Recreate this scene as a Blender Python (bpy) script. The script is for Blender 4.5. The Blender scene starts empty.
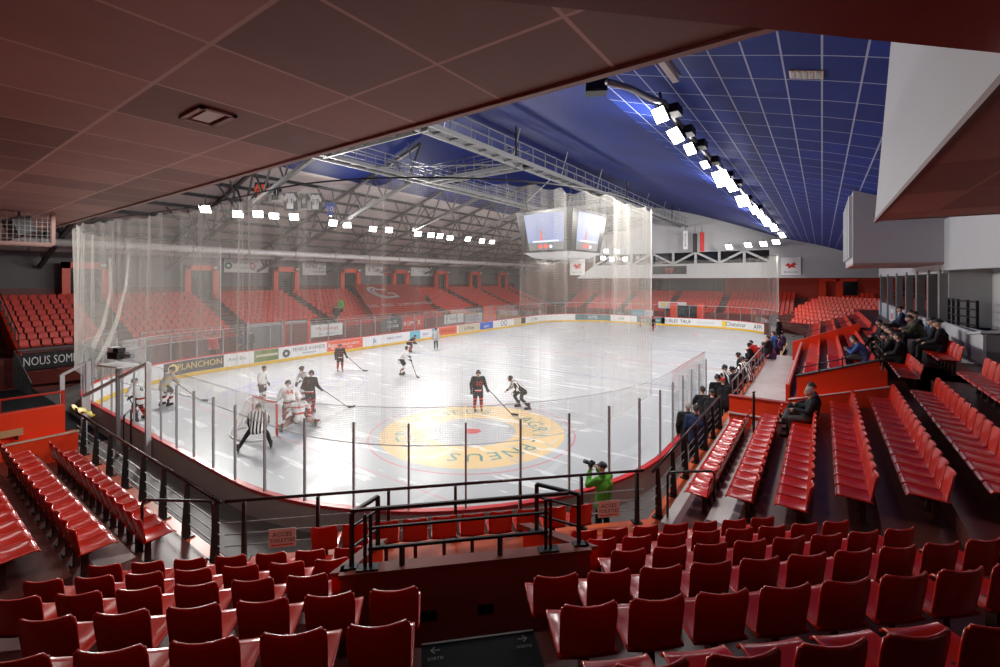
import bpy, bmesh, math, random
from math import sin, cos, pi, radians, sqrt, atan2
from mathutils import Vector, Matrix

random.seed(7)
SC = bpy.context.scene
COL = SC.collection
# ------------------------------------------------------------------ camera
H_CAM = 6.0
FPX = 452.0
YAW = math.atan2(322.0, FPX)          # looks this far to the left of +Y
HOR = 280.0                            # horizon row in the 1000x667 frame
FWD = Vector((-sin(YAW), cos(YAW), 0)); RGT = Vector((cos(YAW), sin(YAW), 0))
cam_data = bpy.data.cameras.new('camera'); cam = bpy.data.objects.new('camera', cam_data); COL.objects.link(cam)
cam.location = (0, 0, H_CAM); cam.rotation_euler = (pi/2, 0, YAW)
cam_data.sensor_width = 36.0; cam_data.lens = 36.0*FPX/1000.0
cam_data.shift_y = (HOR-333.5)/1000.0
cam_data.clip_start = 0.05; cam_data.clip_end = 400
SC.camera = cam

def at(u, v=None, z=None, X=None, Y=None):
    """Where the sight line through (u, v) meets a real plane (height z, or X, or Y)."""
    d = FWD + RGT*((u-500)/FPX)
    k = None if v is None else (HOR-v)/FPX
    if z is not None: D = (z-H_CAM)/k
    elif X is not None: D = X/d.x
    else: D = Y/d.y
    return Vector((d.x*D, d.y*D, z if z is not None else (H_CAM+k*D if k is not None else 0.0)))

S2 = sqrt(.5)
def CN(a, n, z=0.0):                   # the corner stand's own axes: a along its rows, n towards the rink
    return Vector(((a-n)*S2, (a+n)*S2, z))

CROT = radians(-2.3)
def CR(a, n, z=0.0):                   # the seat rows themselves run a little off that diagonal
    da, dn = a-.5, n-3.6
    return CN(.5+da*cos(CROT)-dn*sin(CROT), 3.6+da*sin(CROT)+dn*cos(CROT), z)

# ------------------------------------------------------------------ materials
M = {}
def nodes_of(m):
    m.use_nodes = True
    nt = m.node_tree
    return nt, nt.nodes, nt.links, nt.nodes['Principled BSDF']
def mat(name, col, rough=.5, metal=0, spec=.5, var=.12, scale=3.0, bump=0, emit=0, rnd=0, coat=0):
    m = bpy.data.materials.new(name); nt, N, L, b = nodes_of(m)
    b.inputs['Roughness'].default_value = rough; b.inputs['Metallic'].default_value = metal
    b.inputs['Specular IOR Level'].default_value = spec
    b.inputs['Coat Weight'].default_value = coat; b.inputs['Coat Roughness'].default_value = .06
    tc = N.new('ShaderNodeTexCoord'); no = N.new('ShaderNodeTexNoise'); no.inputs['Scale'].default_value = scale
    no.inputs['Detail'].default_value = 4
    L.new(tc.outputs['Object'], no.inputs['Vector'])
    mx = N.new('ShaderNodeMix'); mx.data_type = 'RGBA'
    c = Vector(col)
    mx.inputs[6].default_value = (*(c*(1-var)), 1); mx.inputs[7].default_value = (*[min(1, x) for x in c*(1+var)], 1)
    L.new(no.outputs['Fac'], mx.inputs[0])
    out = mx.outputs[2]
    if rnd:
        oi = N.new('ShaderNodeObjectInfo'); hs = N.new('ShaderNodeHueSaturation'); mr = N.new('ShaderNodeMapRange')
        mr.inputs[3].default_value = 1-rnd; mr.inputs[4].default_value = 1+rnd
        L.new(oi.outputs['Random'], mr.inputs[0]); L.new(mr.outputs[0], hs.inputs['Value']); L.new(out, hs.inputs['Color'])
        out = hs.outputs['Color']
    L.new(out, b.inputs['Base Color'])
    if emit:
        L.new(out, b.inputs['Emission Color']); b.inputs['Emission Strength'].default_value = emit
    if bump:
        bp = N.new('ShaderNodeBump'); bp.inputs['Strength'].default_value = bump
        L.new(no.outputs['Fac'], bp.inputs['Height']); L.new(bp.outputs[0], b.inputs['Normal'])
    M[name] = m
    return m
def srgb(r, g, b): 
    f = lambda c: (c/255/12.92) if c/255 <= .04045 else ((c/255+.055)/1.055)**2.4
    return (f(r), f(g), f(b))

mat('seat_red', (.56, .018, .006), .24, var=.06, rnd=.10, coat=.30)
mat('seat_leg', (.045, .010, .008), .4)
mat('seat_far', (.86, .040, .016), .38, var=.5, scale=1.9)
mat('steel_dark', (.018, .018, .02), .45, metal=.3)
mat('black_paint', (.012, .012, .013), .38)
mat('rail_tube', (.05, .035, .035), .25, metal=.7)
mat('steel_grey', (.30, .31, .32), .4, metal=.6)
mat('galv', (.22, .225, .235), .5, metal=.3)
mat('glass_post', (.42, .43, .44), .4)
mat('glass_edge', (.70, .74, .75), .3)
mat('truss_grey', (.07, .07, .072), .5)
mat('white_tube', (.72, .73, .74), .35)
mat('concrete', (.46, .41, .39), .3, var=.35, scale=1.7)
mat('floor_redbrown', (.10, .026, .02), .35, var=.45, scale=1.6)
mat('floor_walk', (.58, .10, .035), .3, var=.5, scale=1.3)
mat('orange_red', (.86, .055, .014), .35, var=.10, scale=1.2)
mat('wall_red_dark', (.16, .018, .012), .45, var=.25, scale=1.0)
mat('wall_brown', (.11, .030, .025), .45, var=.2, scale=1.0)
mat('box_wall', (.34, .085, .065), .5, var=.2, scale=1.2)
mat('cap_brown', (.26, .075, .055), .35, var=.3, scale=2)
mat('black_mat', (.008, .010, .013), .85, spec=.12, var=.3, scale=30)
mat('board_white', (.82, .83, .84), .3, var=.03)
mat('board_back', (.46, .39, .35), .55, var=.15, scale=1.0)
mat('cap_red', (.62, .03, .035), .3)
mat('kick_yellow', (.85, .52, .03), .3)
mat('wall_grey', (.50, .50, .51), .6, var=.05, scale=.4)
mat('wall_white', (.50, .515, .54), .55, var=.05, scale=.6)
mat('wall_greydark', (.17, .165, .18), .6, var=.08, scale=.6)
mat('left_wall', (.17, .155, .16), .6, var=.2, scale=.5)
mat('wall_darkgrey', (.085, .08, .085), .6, var=.2, scale=.5)
mat('dark_glass', (.012, .013, .016), .12)
mat('roof_pink', (.50, .43, .42), .55, var=.15, scale=.3)
mat('duct', (.78, .77, .75), .35, metal=.15)
mat('rinkside_floor', (.10, .09, .085), .5, var=.3)
mat('far_red', (.50, .040, .020), .5, var=.2)
mat('edge_brown', (.16, .075, .06), .5)
mat('beam_red', (.34, .022, .016), .5, var=.3, scale=.8)
mat('soffit_trim', (.38, .24, .21), .5)
mat('blue_post', (.10, .19, .30), .5)
mat('white_sign', (.80, .80, .80), .5, var=.03)
mat('text_black', (.012, .012, .014), .6)
mat('text_white', (.85, .85, .85), .6)
mat('text_red', (.60, .02, .02), .6)
mat('text_gold', (.80, .58, .20), .5)
mat('text_blue', (.03, .08, .40), .5)
mat('text_green', (.02, .20, .09), .5)
mat('ad_dark', (.05, .05, .055), .35)
mat('ad_green', (.16, .24, .07), .4, var=.8, scale=1.2)
mat('ad_orange', (.80, .13, .06), .4)
mat('ad_cyan', (.12, .50, .68), .4)
mat('ad_blue', (.04, .13, .60), .4)
mat('ad_beige', (.62, .55, .42), .4)
mat('ad_teal', (.10, .22, .24), .4)
mat('ad_yellow', (.85, .62, .05), .4)
mat('banner_red', (.62, .030, .012), .5, var=.12, scale=.8)
mat('skin', (.58, .33, .24), .5, var=.05)
mat('hair_dark', (.03, .02, .015), .6)
mat('wood', (.55, .33, .16), .5, var=.2, scale=6)
mat('yellow', (.75, .58, .03), .5)
mat('screen_off', (.02, .02, .022), .2)

def lamp_mat():
    m = bpy.data.materials.new('lamp_face'); nt, N, L, b = nodes_of(m)
    b.inputs['Base Color'].default_value = (1, 1, 1, 1)
    b.inputs['Emission Color'].default_value = (1, .97, .93, 1); b.inputs['Emission Strength'].default_value = 16
    M['lamp_face'] = m
lamp_mat()

def grid_mat(name, base, line, w, h, mortar, dark=None, var=.2, rough=.5, off=(0, 0), bumpy=False):
    """Panels w x h (metres) with joint lines, each panel a slightly different tone."""
    m = bpy.data.materials.new(name); nt, N, L, b = nodes_of(m)
    tc = N.new('ShaderNodeTexCoord'); mp = N.new('ShaderNodeMapping'); br = N.new('ShaderNodeTexBrick')
    mp.inputs['Location'].default_value = (off[0], off[1], 0)
    L.new(tc.outputs['Object'], mp.inputs['Vector']); L.new(mp.outputs[0], br.inputs['Vector'])
    br.offset = 0; br.squash = 1
    c = Vector(base)
    br.inputs['Color1'].default_value = (*(c*(1-var)), 1); br.inputs['Color2'].default_value = (*(c*(1+var)), 1)
    br.inputs['Mortar'].default_value = (*line, 1)
    br.inputs['Scale'].default_value = 1; br.inputs['Mortar Size'].default_value = mortar; br.inputs['Mortar Smooth'].default_value = 0
    br.inputs['Brick Width'].default_value = w; br.inputs['Row Height'].default_value = h
    no = N.new('ShaderNodeTexNoise'); no.inputs['Scale'].default_value = 1.5
    L.new(tc.outputs['Object'], no.inputs['Vector'])
    mr = N.new('ShaderNodeMapRange'); mr.inputs[3].default_value = .85; mr.inputs[4].default_value = 1.15
    L.new(no.outputs['Fac'], mr.inputs[0])
    mul = N.new('ShaderNodeVectorMath'); mul.operation = 'SCALE'
    L.new(br.outputs['Color'], mul.inputs[0]); L.new(mr.outputs[0], mul.inputs['Scale'])
    L.new(mul.outputs[0], b.inputs['Base Color']); b.inputs['Roughness'].default_value = rough; b.inputs['Specular IOR Level'].default_value = .2
    M[name] = m
grid_mat('ceiling_panels', (.38, .20, .17), (.66, .44, .40), 1.507, 1.587, .022, var=.34, off=(4.85, -3.54))
grid_mat('soffit_panels', (.46, .25, .21), (.55, .30, .26), 1.5, 1.6, .018, var=.25, off=(.3, 0))
grid_mat('blue_tiles', (.008, .026, .20), (.34, .40, .58), .60, 1.2, .016, var=.16, rough=.7)
mat('roof_blue', (.007, .017, .125), .6, spec=.2, var=.5, scale=.35)

def glass_mat():
    m = bpy.data.materials.new('rink_glass'); m.use_nodes = True; nt = m.node_tree; N, L = nt.nodes, nt.links
    N.clear(); o = N.new('ShaderNodeOutputMaterial'); mx = N.new('ShaderNodeMixShader'); tr = N.new('ShaderNodeBsdfTransparent')
    gl = N.new('ShaderNodeBsdfGlossy'); df = N.new('ShaderNodeBsdfDiffuse'); m2 = N.new('ShaderNodeMixShader'); fr = N.new('ShaderNodeFresnel')
    fr.inputs['IOR'].default_value = 1.35
    tr.inputs[0].default_value = (.93, .95, .95, 1); gl.inputs['Roughness'].default_value = .06; gl.inputs[0].default_value = (.8, .8, .8, 1)
    df.inputs[0].default_value = (.7, .72, .73, 1)
    no = N.new('ShaderNodeTexNoise'); no.inputs['Scale'].default_value = .8; tc = N.new('ShaderNodeTexCoord')
    L.new(tc.outputs['Object'], no.inputs['Vector'])
    mr = N.new('ShaderNodeMapRange'); mr.inputs[3].default_value = .02; mr.inputs[4].default_value = .10
    L.new(no.outputs['Fac'], mr.inputs[0])
    L.new(mr.outputs[0], m2.inputs[0]); L.new(tr.outputs[0], m2.inputs[1]); L.new(df.outputs[0], m2.inputs[2])
    fm = N.new('ShaderNodeMath'); fm.operation = 'MULTIPLY'; fm.inputs[1].default_value = .35; L.new(fr.outputs[0], fm.inputs[0]); L.new(fm.outputs[0], mx.inputs[0]); L.new(m2.outputs[0], mx.inputs[1]); L.new(gl.outputs[0], mx.inputs[2]); L.new(mx.outputs[0], o.inputs[0])
    M['rink_glass'] = m
glass_mat()

def net_mat(name, cover, vstripe):
    """Knotted netting: thin cords (woven by a fine grid) that thicken the view when seen edge-on, with some hanging folds."""
    m = bpy.data.materials.new(name); m.use_nodes = True; nt = m.node_tree; N, L = nt.nodes, nt.links
    N.clear(); o = N.new('ShaderNodeOutputMaterial'); mx = N.new('ShaderNodeMixShader'); tr = N.new('ShaderNodeBsdfTransparent')
    df = N.new('ShaderNodeBsdfDiffuse'); tl = N.new('ShaderNodeBsdfTranslucent'); ad = N.new('ShaderNodeMixShader')
    df.inputs[0].default_value = (.78, .76, .70, 1); tl.inputs[0].default_value = (.78, .76, .70, 1)
    L.new(df.outputs[0], ad.inputs[1]); L.new(tl.outputs[0], ad.inputs[2]); ad.inputs[0].default_value = .45
    uv = N.new('ShaderNodeUVMap')
    sx = N.new('ShaderNodeSeparateXYZ'); L.new(uv.outputs[0], sx.inputs[0])
    def math(op, a, b=None, c=None):
        n = N.new('ShaderNodeMath'); n.operation = op
        for i, x in enumerate((a, b, c)):
            if x is None: continue
            if isinstance(x, (int, float)): n.inputs[i].default_value = x
            else: L.new(x, n.inputs[i])
        return n.outputs[0]
    # cords every 0.10 m both ways
    def cord(c, pitch, width):
        f = math('FRACT', math('DIVIDE', c, pitch)); d = math('ABSOLUTE', math('SUBTRACT', f, .5))
        return math('GREATER_THAN', d, .5-width/pitch/2)
    g = math('MAXIMUM', cord(sx.outputs[0], .045, .045*cover), cord(sx.outputs[1], .045, .045*cover))
    # heavier vertical folds
    no = N.new('ShaderNodeTexNoise'); no.noise_dimensions = '2D'
    cb = N.new('ShaderNodeCombineXYZ'); L.new(math('MULTIPLY', sx.outputs[0], 3.4), cb.inputs[0]); L.new(math('MULTIPLY', sx.outputs[1], .03), cb.inputs[1])
    L.new(cb.outputs[0], no.inputs['Vector']); no.inputs['Scale'].default_value = 1; no.inputs['Detail'].default_value = 3
    fold = math('MULTIPLY', math('MAXIMUM', math('SUBTRACT', no.outputs['Fac'], .56), 0), vstripe)
    lw = N.new('ShaderNodeLayerWeight'); lw.inputs[0].default_value = .5
    edge = math('MULTIPLY', math('POWER', lw.outputs['Facing'], 2.5), .38)
    cov = math('MINIMUM', math('ADD', math('ADD', math('MULTIPLY_ADD', g, .22, .115), fold), math('MULTIPLY', edge, 1.0)), .8)
    L.new(cov, mx.inputs[0]); L.new(tr.outputs[0], mx.inputs[1]); L.new(ad.outputs[0], mx.inputs[2]); L.new(mx.outputs[0], o.inputs[0])
    M[name] = m
net_mat('netting', .085, .7)
net_mat('goal_net', .22, .2)

# ------------------------------------------------------------------ mesh builder
class MB:
    def __init__(s): s.v = []; s.f = []; s.uv = None
    def add(s, vs, fs):
        b = len(s.v); s.v.extend(Vector(p) for p in vs); s.f.extend(tuple(b+i for i in f) for f in fs); return s
    def hexa(s, p):                     # 8 points: bottom ring 0-3, top ring 4-7
        return s.add(p, [(3, 2, 1, 0), (4, 5, 6, 7), (0, 1, 5, 4), (1, 2, 6, 5), (2, 3, 7, 6), (3, 0, 4, 7)])
    def box(s, lo, hi):
        x0, y0, z0 = lo; x1, y1, z1 = hi
        return s.hexa([(x0, y0, z0), (x1, y0, z0), (x1, y1, z0), (x0, y1, z0), (x0, y0, z1), (x1, y0, z1), (x1, y1, z1), (x0, y1, z1)])
    def cbox(s, c, size, rz=0.0, rx=0.0):
        R = Matrix.Rotation(rz, 3, 'Z') @ Matrix.Rotation(rx, 3, 'X'); c = Vector(c); hx, hy, hz = [k/2 for k in size]
        return s.hexa([c+R@Vector(q) for q in [(-hx, -hy, -hz), (hx, -hy, -hz), (hx, hy, -hz), (-hx, hy, -hz), (-hx, -hy, hz), (hx, -hy, hz), (hx, hy, hz), (-hx, hy, hz)]])
    def cnbox(s, a0, a1, n0, n1, z0, z1):
        return s.hexa([CN(a0, n0, z0), CN(a0, n1, z0), CN(a1, n1, z0), CN(a1, n0, z0), CN(a0, n0, z1), CN(a0, n1, z1), CN(a1, n1, z1), CN(a1, n0, z1)][::1]) if False else \
            s.hexa([CN(a0, n0, z0), CN(a1, n0, z0), CN(a1, n1, z0), CN(a0, n1, z0), CN(a0, n0, z1), CN(a1, n0, z1), CN(a1, n1, z1), CN(a0, n1, z1)])
    def bar(s, p, q, w, h=None, up=Vector((0, 0, 1))):
        p = Vector(p); q = Vector(q); d = (q-p).normalized(); h = h or w
        if abs(d.dot(up)) > .98: up = Vector((0, 1, 0))
        x = d.cross(up).normalized()*w/2; y = x.cross(d).normalized()*h/2
        return s.hexa([p-x-y, p+x-y, p+x+y, p-x+y, q-x-y, q+x-y, q+x+y, q-x+y])
    def tube(s, pts, r, seg=8, caps=True, closed=False):
        pts = [Vector(p) for p in pts]; n = len(pts); rs = r if isinstance(r, (list, tuple)) else [r]*n
        b = len(s.v); prev = None
        for i, p in enumerate(pts):
            if closed: d = pts[(i+1) % n]-pts[i-1]
            else: d = (pts[min(i+1, n-1)]-pts[max(i-1, 0)])
            d = d.normalized()
            if prev is None:
                up = Vector((0, 0, 1)) if abs(d.z) < .9 else Vector((1, 0, 0)); x = d.cross(up).normalized()
            else: x = (prev - d*prev.dot(d)).normalized()
            prev = x; y = d.cross(x)
            for k in range(seg):
                a = 2*pi*k/seg; s.v.append(p+(x*cos(a)+y*sin(a))*rs[i])
        m = n if closed else n-1
        for i in range(m):
            for k in range(seg):
                a = b+i*seg; c = b+((i+1) % n)*seg
                s.f.append((a+k, a+(k+1) % seg, c+(k+1) % seg, c+k))
        if caps and not closed:
            s.f.append(tuple(b+k for k in range(seg))[::-1]); s.f.append(tuple(b+(n-1)*seg+k for k in range(seg)))
        return s
    def sphere(s, c, r, seg=10, rings=6):
        rx, ry, rz = r if isinstance(r, (tuple, list)) else (r, r, r); c = Vector(c); b = len(s.v)
        s.v.append(c+Vector((0, 0, -rz)))
        for i in range(1, rings):
            t = -pi/2+pi*i/rings
            for k in range(seg):
                a = 2*pi*k/seg; s.v.append(c+Vector((rx*cos(t)*cos(a), ry*cos(t)*sin(a), rz*sin(t))))
        s.v.append(c+Vector((0, 0, rz))); top = len(s.v)-1
        for k in range(seg):
            s.f.append((b, b+1+(k+1) % seg, b+1+k)); o = b+1+(rings-2)*seg; s.f.append((top, o+k, o+(k+1) % seg))
        for i in range(rings-2):
            for k in range(seg):
                o = b+1+i*seg; s.f.append((o+k, o+(k+1) % seg, o+seg+(k+1) % seg, o+seg+k))
        return s
    def sheet(s, rows, closed=False):       # rows of points -> quads
        b = len(s.v); n = len(rows[0])
        for r in rows: s.v.extend(Vector(p) for p in r)
        for i in range(len(rows)-1):
            for k in range(n if closed else n-1):
                s.f.append((b+i*n+k, b+i*n+(k+1) % n, b+(i+1)*n+(k+1) % n, b+(i+1)*n+k))
        return s
    def prism(s, prof, base, u, w, L):      # profile [(s,z)] in plane (u, up), extruded along w for length L
        u = Vector(u); w = Vector(w); base = Vector(base); n = len(prof); b = len(s.v)
        for off in (0, L):
            for (p, z) in prof: s.v.append(base+u*p+Vector((0, 0, z))+w*off)
        s.f.append(tuple(b+i for i in range(n))); s.f.append(tuple(b+n+i for i in range(n))[::-1])
        for i in range(n): s.f.append((b+i, b+n+i, b+n+(i+1) % n, b+(i+1) % n))
        return s
    def text(s, txt, org, ex, ey, size, align='CENTER', lift=0.0):
        vs, fs = text_geo(txt, align); org = Vector(org); ex = Vector(ex).normalized(); ey = Vector(ey).normalized(); nz = ex.cross(ey)
        return s.add([org+ex*(p.x*size)+ey*(p.y*size)+nz*lift for p in vs], fs)
    def build(s, name, m, parent=None, smooth=False, uv=None):
        me = bpy.data.meshes.new(name)
        vs = s.v
        if parent is not None:
            inv = parent_matrix(parent).inverted(); vs = [inv@p for p in vs]
        me.from_pydata([tuple(p) for p in vs], [], s.f); me.update()
        bm = bmesh.new(); bm.from_mesh(me); bmesh.ops.recalc_face_normals(bm, faces=bm.faces); bm.to_mesh(me); bm.free()
        if uv is not None:
            l = me.uv_layers.new(name='UVMap')
            for lp in me.loops: l.data[lp.index].uv = uv[lp.vertex_index]
        if m is not None: me.materials.append(M[m] if isinstance(m, str) else m)
        if smooth:
            for p in me.polygons: p.use_smooth = True
        o = bpy.data.objects.new(name, me); COL.objects.link(o)
        if parent is not None: o.parent = parent
        return o
def parent_matrix(o):
    m = o.matrix_basis.copy()
    while o.parent is not None:
        o = o.parent; m = o.matrix_basis @ m
    return m
_tg = {}
def text_geo(txt, align='CENTER'):
    if (txt, align) in _tg: return _tg[(txt, align)]
    cu = bpy.data.curves.new('t', 'FONT'); cu.body = txt; cu.align_x = align; cu.align_y = 'CENTER'; cu.resolution_u = 2
    o = bpy.data.objects.new('t', cu); COL.objects.link(o)
    dg = bpy.context.evaluated_depsgraph_get(); dg.update(); me = bpy.data.meshes.new_from_object(o.evaluated_get(dg))
    r = ([v.co.copy() for v in me.vertices], [tuple(p.vertices) for p in me.polygons])
    bpy.data.objects.remove(o); bpy.data.curves.remove(cu); bpy.data.meshes.remove(me)
    _tg[(txt, align)] = r
    return r
def tag(o, label, cat, group=None):
    o['label'] = label; o['category'] = cat
    if group: o['group'] = group
    return o
def thing(name, label, cat, loc=(0, 0, 0), rz=0.0, group=None):
    o = bpy.data.objects.new(name, None); COL.objects.link(o); o.empty_display_size = .2
    o.location = loc; o.rotation_euler = (0, 0, rz)
    return tag(o, label, cat, group)
def struct(name, mb, m, smooth=False):
    o = mb.build(name, m, None, smooth); o['kind'] = 'structure'; return o
def dup(root, loc, rz, label, group=None):
    r = root.copy(); COL.objects.link(r); r.location = loc; r.rotation_euler = (0, 0, rz); r['label'] = label
    if group: r['group'] = group
    for ch in list(root.children):
        c = ch.copy(); COL.objects.link(c); c.parent = r
        for g in list(ch.children):
            d = g.copy(); COL.objects.link(d); d.parent = c
    return r
ORD = ['first', 'second', 'third', 'fourth', 'fifth', 'sixth', 'seventh', 'eighth', 'ninth', 'tenth', 'eleventh', 'twelfth', 'thirteenth', 'fourteenth', 'fifteenth',
       'sixteenth', 'seventeenth', 'eighteenth', 'nineteenth', 'twentieth', 'twenty-first', 'twenty-second', 'twenty-third', 'twenty-fourth', 'twenty-fifth', 'twenty-sixth',
       'twenty-seventh', 'twenty-eighth', 'twenty-ninth', 'thirtieth', 'thirty-first', 'thirty-second', 'thirty-third', 'thirty-fourth']
# ================================================================== THE SETTING
X0, X1, Y0, Y1, RR = -32.2, -3.7, 5.3, 61.3, 8.0
XC, YC = (X0+X1)/2, (Y0+Y1)/2
_seg = [('l', (X1, YC), (0, -1), YC-Y0-RR, (1, 0)), ('a', (X1-RR, Y0+RR), 0, -pi/2), ('l', (X1-RR, Y0), (-1, 0), X1-X0-2*RR, (0, -1)), ('a', (X0+RR, Y0+RR), -pi/2, -pi),
        ('l', (X0, Y0+RR), (0, 1), Y1-Y0-2*RR, (-1, 0)), ('a', (X0+RR, Y1-RR), -pi, -1.5*pi), ('l', (X0+RR, Y1), (1, 0), X1-X0-2*RR, (0, 1)), ('a', (X1-RR, Y1-RR), -1.5*pi, -2*pi),
        ('l', (X1, Y1-RR), (0, -1), Y1-RR-YC, (1, 0))]
def seg_len(g): return g[3] if g[0] == 'l' else RR*pi/2
PERIM = sum(seg_len(g) for g in _seg)
def rink(s, d=0.0, z=0.0):
    """Point on the line of the boards at arc length s (clockwise from the middle of the bench side), d metres outward."""
    s = s % PERIM
    for g in _seg:
        L = seg_len(g)
        if s <= L or g is _seg[-1]: break
        s -= L
    if g[0] == 'l': return Vector((g[1][0]+g[2][0]*s+g[4][0]*d, g[1][1]+g[2][1]*s+g[4][1]*d, z))
    t = g[2]+(g[3]-g[2])*s/L
    return Vector((g[1][0]+cos(t)*(RR+d), g[1][1]+sin(t)*(RR+d), z))
_tab = [(rink(k*.1), k*.1) for k in range(int(PERIM*10))]
def s_near(p): return min(_tab, key=lambda q: (q[0].x-p.x)**2+(q[0].y-p.y)**2)[1]
def srange(s0, s1, step=.6):
    n = max(1, int(math.ceil((s1-s0)/step))); return [s0+(s1-s0)*i/n for i in range(n+1)]

# ---- ice
def ice_material():
    m = bpy.data.materials.new('ice'); nt, N, L, b = nodes_of(m)
    tc = N.new('ShaderNodeTexCoord'); sp = N.new('ShaderNodeSeparateXYZ'); L.new(tc.outputs['Object'], sp.inputs[0])
    x, y = sp.outputs[0], sp.outputs[1]
    def mt(op, a, bb=None, c=None):
        n = N.new('ShaderNodeMath'); n.operation = op
        for i, q in enumerate((a, bb, c)):
            if q is None: continue
            if isinstance(q, (int, float)): n.inputs[i].default_value = q
            else: L.new(q, n.inputs[i])
        return n.outputs[0]
    def dist(cx, cy):
        return mt('SQRT', mt('ADD', mt('POWER', mt('SUBTRACT', x, cx), 2), mt('POWER', mt('SUBTRACT', y, cy), 2)))
    def band(v, c, w): return mt('COMPARE', v, c, w/2)
    def noise(scale, detail=5, sx=1, sy=1):
        mp = N.new('ShaderNodeMapping'); mp.inputs['Scale'].default_value = (sx, sy, 1); L.new(tc.outputs['Object'], mp.inputs[0])
        n = N.new('ShaderNodeTexNoise'); n.inputs['Scale'].default_value = scale; n.inputs['Detail'].default_value = detail; L.new(mp.outputs[0], n.inputs['Vector'])
        return n.outputs['Fac']
    n1 = noise(.25); n2 = noise(1.3, 8)
    base = N.new('ShaderNodeMix'); base.data_type = 'RGBA'
    base.inputs[6].default_value = (.425, .445, .475, 1); base.inputs[7].default_value = (.495, .505, .52, 1); L.new(n1, base.inputs[0])
    cur = base.outputs[2]
    def over(mask, col, k=1.0):
        nonlocal cur
        mx = N.new('ShaderNodeMix'); mx.data_type = 'RGBA'
        L.new(mt('MULTIPLY', mask, k) if k != 1 else mask, mx.inputs[0]); L.new(cur, mx.inputs[6]); mx.inputs[7].default_value = (*col, 1); cur = mx.outputs[2]
    c1 = dist(-11.3, 14.0); c2 = dist(-24.6, 14.0); c3 = dist(XC, YC); c4 = dist(-11.3, 52.6); c5 = dist(-24.6, 52.6)
    wear = mt('MULTIPLY_ADD', mt('GREATER_THAN', n2, .40), .35, .55)
    over(mt('MULTIPLY', band(c1, 2.65, 1.9), wear), (.80, .56, .26))
    for c in (c1, c4, c5): over(band(c, 4.0, .06), (.62, .12, .16), .8)
    over(band(c2, 4.0, .07), (.35, .22, .50), .7)
    # winding violet lettering worn to strokes inside the second circle
    w = noise(.42, 1)
    over(mt('MULTIPLY', mt('MULTIPLY', band(w, .5, .035), mt('LESS_THAN', c2, 3.3)), 1), (.30, .26, .58), .55)
    over(band(c3, 4.0, .10), (.20, .28, .55), .6)
    w3 = noise(.5, 2)
    over(mt('MULTIPLY', band(w3, .5, .05), mt('LESS_THAN', c3, 3.7)), (.42, .44, .50), .6)
    for c in (c1, c4, c5): over(mt('LESS_THAN', c, .32), (.62, .05, .06), .9)
    over(mt('LESS_THAN', c3, .2), (.1, .15, .5), .9)
    for yy, wd, col, k in ((9.2, .07, (.7, .12, .15), .4), (57.4, .07, (.7, .12, .15), .5), (26.3, .30, (.20, .24, .42), .45), (40.3, .30, (.20, .24, .42), .55), (YC, .30, (.66, .10, .12), .35)):
        over(band(y, yy, wd), col, k)
    cg = dist(XC, 9.2)
    over(mt('MULTIPLY', mt('LESS_THAN', cg, 1.8), mt('GREATER_THAN', y, 9.2)), (.45, .62, .80), .25)
    sc = noise(.9, 7, .35, 2.4); over(mt('GREATER_THAN', sc, .62), (.90, .92, .94), .5)
    sd = noise(.7, 6, 2.2, .4); over(mt('GREATER_THAN', sd, .66), (.60, .64, .70), .35)
    L.new(cur, b.inputs['Base Color'])
    rg = N.new('ShaderNodeMapRange'); rg.inputs[3].default_value = .22; rg.inputs[4].default_value = .50; L.new(n2, rg.inputs[0]); L.new(rg.outputs[0], b.inputs['Roughness'])
    b.inputs['Specular IOR Level'].default_value = .25
    M['ice'] = m
ice_material()
mb = MB(); mb.add([rink(s) for s in srange(0, PERIM, .5)[:-1]], [tuple(range(len(srange(0, PERIM, .5))-1))])
ice = struct('ice_surface', mb, 'ice')
mat('ice_ink', (.10, .30, .28), .3, var=.4, scale=2)
mb = MB()
for start, faint in ((70, 0), (250, 1)):
    for i, ch in enumerate('AGRI-PNEUS'):
        t = radians(start-i*15.0); org = Vector((-11.3+2.65*cos(t), 14.0+2.65*sin(t), .004))
        mb.text(ch, org, (sin(t), -cos(t), 0), (cos(t), sin(t), 0), .95)
mb.build('lettering', 'ice_ink', ice)

# ---- floors and terraces
mb = MB(); ss = srange(0, PERIM, .8)
mb.sheet([[rink(s, .12, .5) for s in ss], [rink(s, 2.3, .5) for s in ss]])
struct('floor_rinkside', mb, 'rinkside_floor')
mb = MB(); mb.box((-70, -20, -.6), (20, 90, -.05)); struct('floor_ground', mb, 'wall_darkgrey')
poly = [(-16.4, 3.62), (-8.35, 3.62), (-2.85, 9.12), (-2.85, 34), (6, 34), (6, -6), (-16.4, -6)]
mb = MB(); n = len(poly); mb.add([(x, y, -.04) for x, y in poly]+[(x, y, 1.2) for x, y in poly], [tuple(range(n))[::-1], tuple(range(n, 2*n))]+[(i, (i+1) % n, n+(i+1) % n, n+i) for i in range(n)])
struct('floor_walkway', mb, 'floor_walk')

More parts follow.
